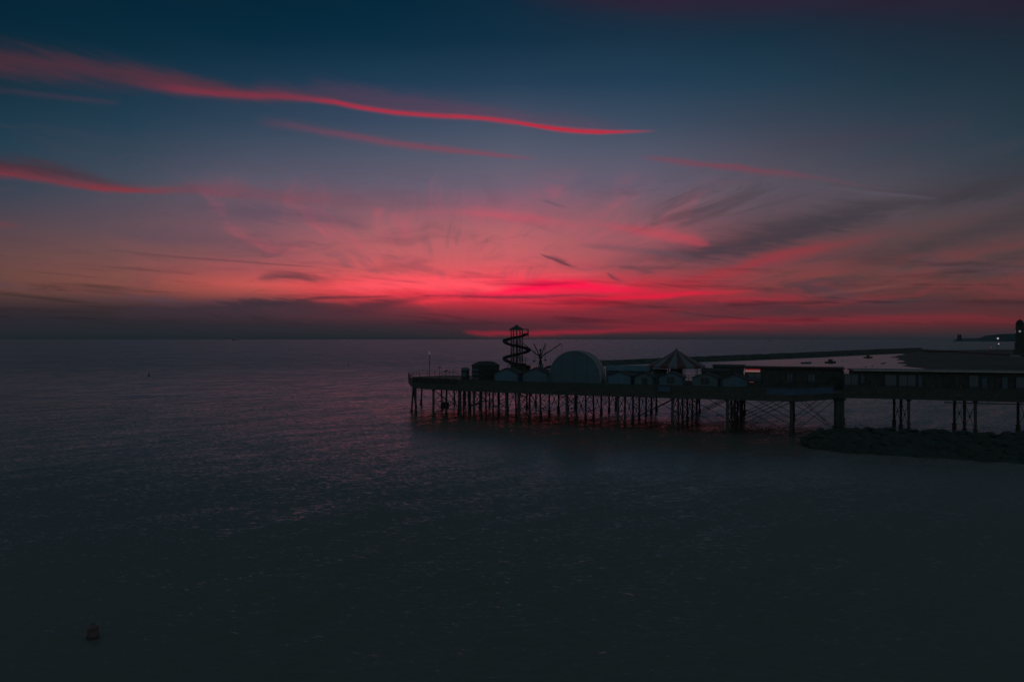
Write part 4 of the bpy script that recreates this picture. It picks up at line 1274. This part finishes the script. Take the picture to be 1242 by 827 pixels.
# ------------------------------------------------------------------ boats in the harbour, buoys, far ships
def boat(px, y, L, label, rz, cabin=True, m='hull', group='boats moored in the harbour'):
    D = CAM_H * F / (y - HZ)
    c = at(px, D, 0)
    t_ = thing('moored_boat', label, 'boat', c, rz, group)
    bm = nbm()
    secs = []
    for k in range(9):
        f_ = k / 8
        w = .17 * L * (1 - max(0, (f_ - .45) / .55) ** 2.2) * (.86 + .14 * min(1, f_ * 5))
        sheer = .14 * L + .05 * L * f_ ** 2
        secs.append([bm.verts.new((L * (f_ - .5), s * w * q, z)) for s, q, z in ((-1, 1, sheer), (-1, .8, .0), (-1, .2, -.25), (1, .2, -.25), (1, .8, .0), (1, 1, sheer))])
    for a, e in zip(secs[:-1], secs[1:]):
        for q in range(6):
            bm.faces.new((a[q], a[(q + 1) % 6], e[(q + 1) % 6], e[q]))
    bm.faces.new(secs[0]); bm.faces.new(secs[-1][::-1])
    obj('hull', bm, M[m], t_)
    if cabin:
        bm = nbm(); bx(bm, (-.02 * L, 0, .24 * L), (.3 * L, .22 * L, .18 * L)); bx(bm, (-.02 * L, 0, .335 * L), (.34 * L, .25 * L, .02 * L)); cb = obj('cabin', bm, M[m], t_)
        bm = nbm(); bx(bm, (-.02 * L, 0, .27 * L), (.26 * L, .224 * L, .06 * L)); obj('window', bm, M['glass'], cb)
        bm = nbm(); tube(bm, (-.1 * L, 0, .3 * L), (-.1 * L, 0, .55 * L), .03, .02, 5); obj('mast', bm, M['dark'], t_)
    else:
        bm = nbm(); bx(bm, (0, 0, .15 * L), (.06 * L, .3 * L, .02 * L)); obj('thwart', bm, M['timber'], t_)
    return t_
boat(1007.5, 440.4, 6.6, 'dark cabin boat moored nearest above the shop roofs', .1)
boat(1053.0, 434.2, 6.2, 'dark cabin boat lying further off near the harbour arm', -.15)
boat(978, 441.0, 6.0, 'low bluish open boat left of the nearest cabin boat', .0, False, 'shutter')
boat(1071, 441.3, 3.0, 'small dark dinghy on the pink harbour water', .5, False)
boat(1074, 440.6, 2.4, 'tiny dinghy tied beside the slightly larger one', .9, False)
def mooring(px, y, r, label):
    D = CAM_H * F / (y - HZ)
    t_ = thing('mooring_buoy', label, 'buoy', at(px, D, 0), 0, 'mooring buoys in the harbour')
    bm = nbm(); lathe(bm, [(0, -r * .6), (r * .8, -r * .4), (r, .1), (r * .8, r * .7), (0, r)], n=12); obj('float', bm, M['black'], t_)
    bm = nbm(); lathe(bm, [(r * .2, r * .9), (r * .26, r * 1.15), (r * .12, r * 1.3), (0, r * 1.3)], n=8); obj('ring', bm, M['dark'], t_)
for px, y in ((1020.5, 437.8), (1023.5, 437.6), (1028.5, 437.2), (1050, 445.2), (1058, 443.9), (1022, 444.6)):
    mooring(px, y, .38, 'small dark mooring buoy on the pink harbour water')

# sea buoys
c = at(112, 32.0, 0)
t_ = thing('marker_buoy', 'faded red can buoy in the near water at lower left', 'buoy', c, .4)
bm = nbm(); lathe(bm, [(0, -.35), (.22, -.3), (.25, 0), (.25, .36), (.235, .40), (.235, .42), (.25, .46), (.22, .58), (.1, .62), (0, .63)], n=24); obj('body', bm, M['buoy'], t_)
bm = nbm(); lathe(bm, [(.262, .02), (.262, .12), (.25, .13), (.25, .01), (.262, .02)], n=24); obj('rubber_band', bm, M['black'], t_)
bm = nbm()
for k in range(10):
    a0, a1 = math.pi * k / 10, math.pi * (k + 1) / 10
    tube(bm, (.08 * math.cos(a0), 0, .62 + .09 * math.sin(a0)), (.08 * math.cos(a1), 0, .62 + .09 * math.sin(a1)), .014, .014, 5)
obj('lifting_eye', bm, M['black'], t_)
def sea_buoy(px, y, h, label):
    D = CAM_H * F / (y - HZ)
    t_ = thing('sea_buoy', label, 'buoy', at(px, D, 0), 0)
    bm = nbm(); lathe(bm, [(0, -.3), (h * .42, -.2), (h * .45, h * .22), (h * .2, h * .4), (h * .16, h), (0, h * 1.02)], n=12); obj('float', bm, M['black'], t_)
    bm = nbm(); lathe(bm, [(0, h), (h * .16, h * 1.02), (h * .12, h * 1.25), (0, h * 1.3)], n=8); obj('top_mark', bm, M['buoy'], t_)
sea_buoy(180.5, 456.2, 1.0, 'dark buoy far out on the left side of the open sea')
sea_buoy(422.5, 443.2, .9, 'tiny dark buoy on open water left of the pier tip')
def ship(px, D, L, label):
    t_ = thing('cargo_ship', label, 'ship', at(px, D, 0), .2)
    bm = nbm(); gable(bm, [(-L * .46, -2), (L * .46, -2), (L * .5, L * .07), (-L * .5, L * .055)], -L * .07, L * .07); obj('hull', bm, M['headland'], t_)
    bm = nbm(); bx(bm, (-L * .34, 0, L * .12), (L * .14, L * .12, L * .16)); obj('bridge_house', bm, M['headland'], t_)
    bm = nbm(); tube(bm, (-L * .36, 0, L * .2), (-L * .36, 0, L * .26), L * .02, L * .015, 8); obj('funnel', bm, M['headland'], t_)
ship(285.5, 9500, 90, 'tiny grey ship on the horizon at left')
ship(935.5, 4700, 24, 'tiny boat on the sea below the horizon right of the striped tent')
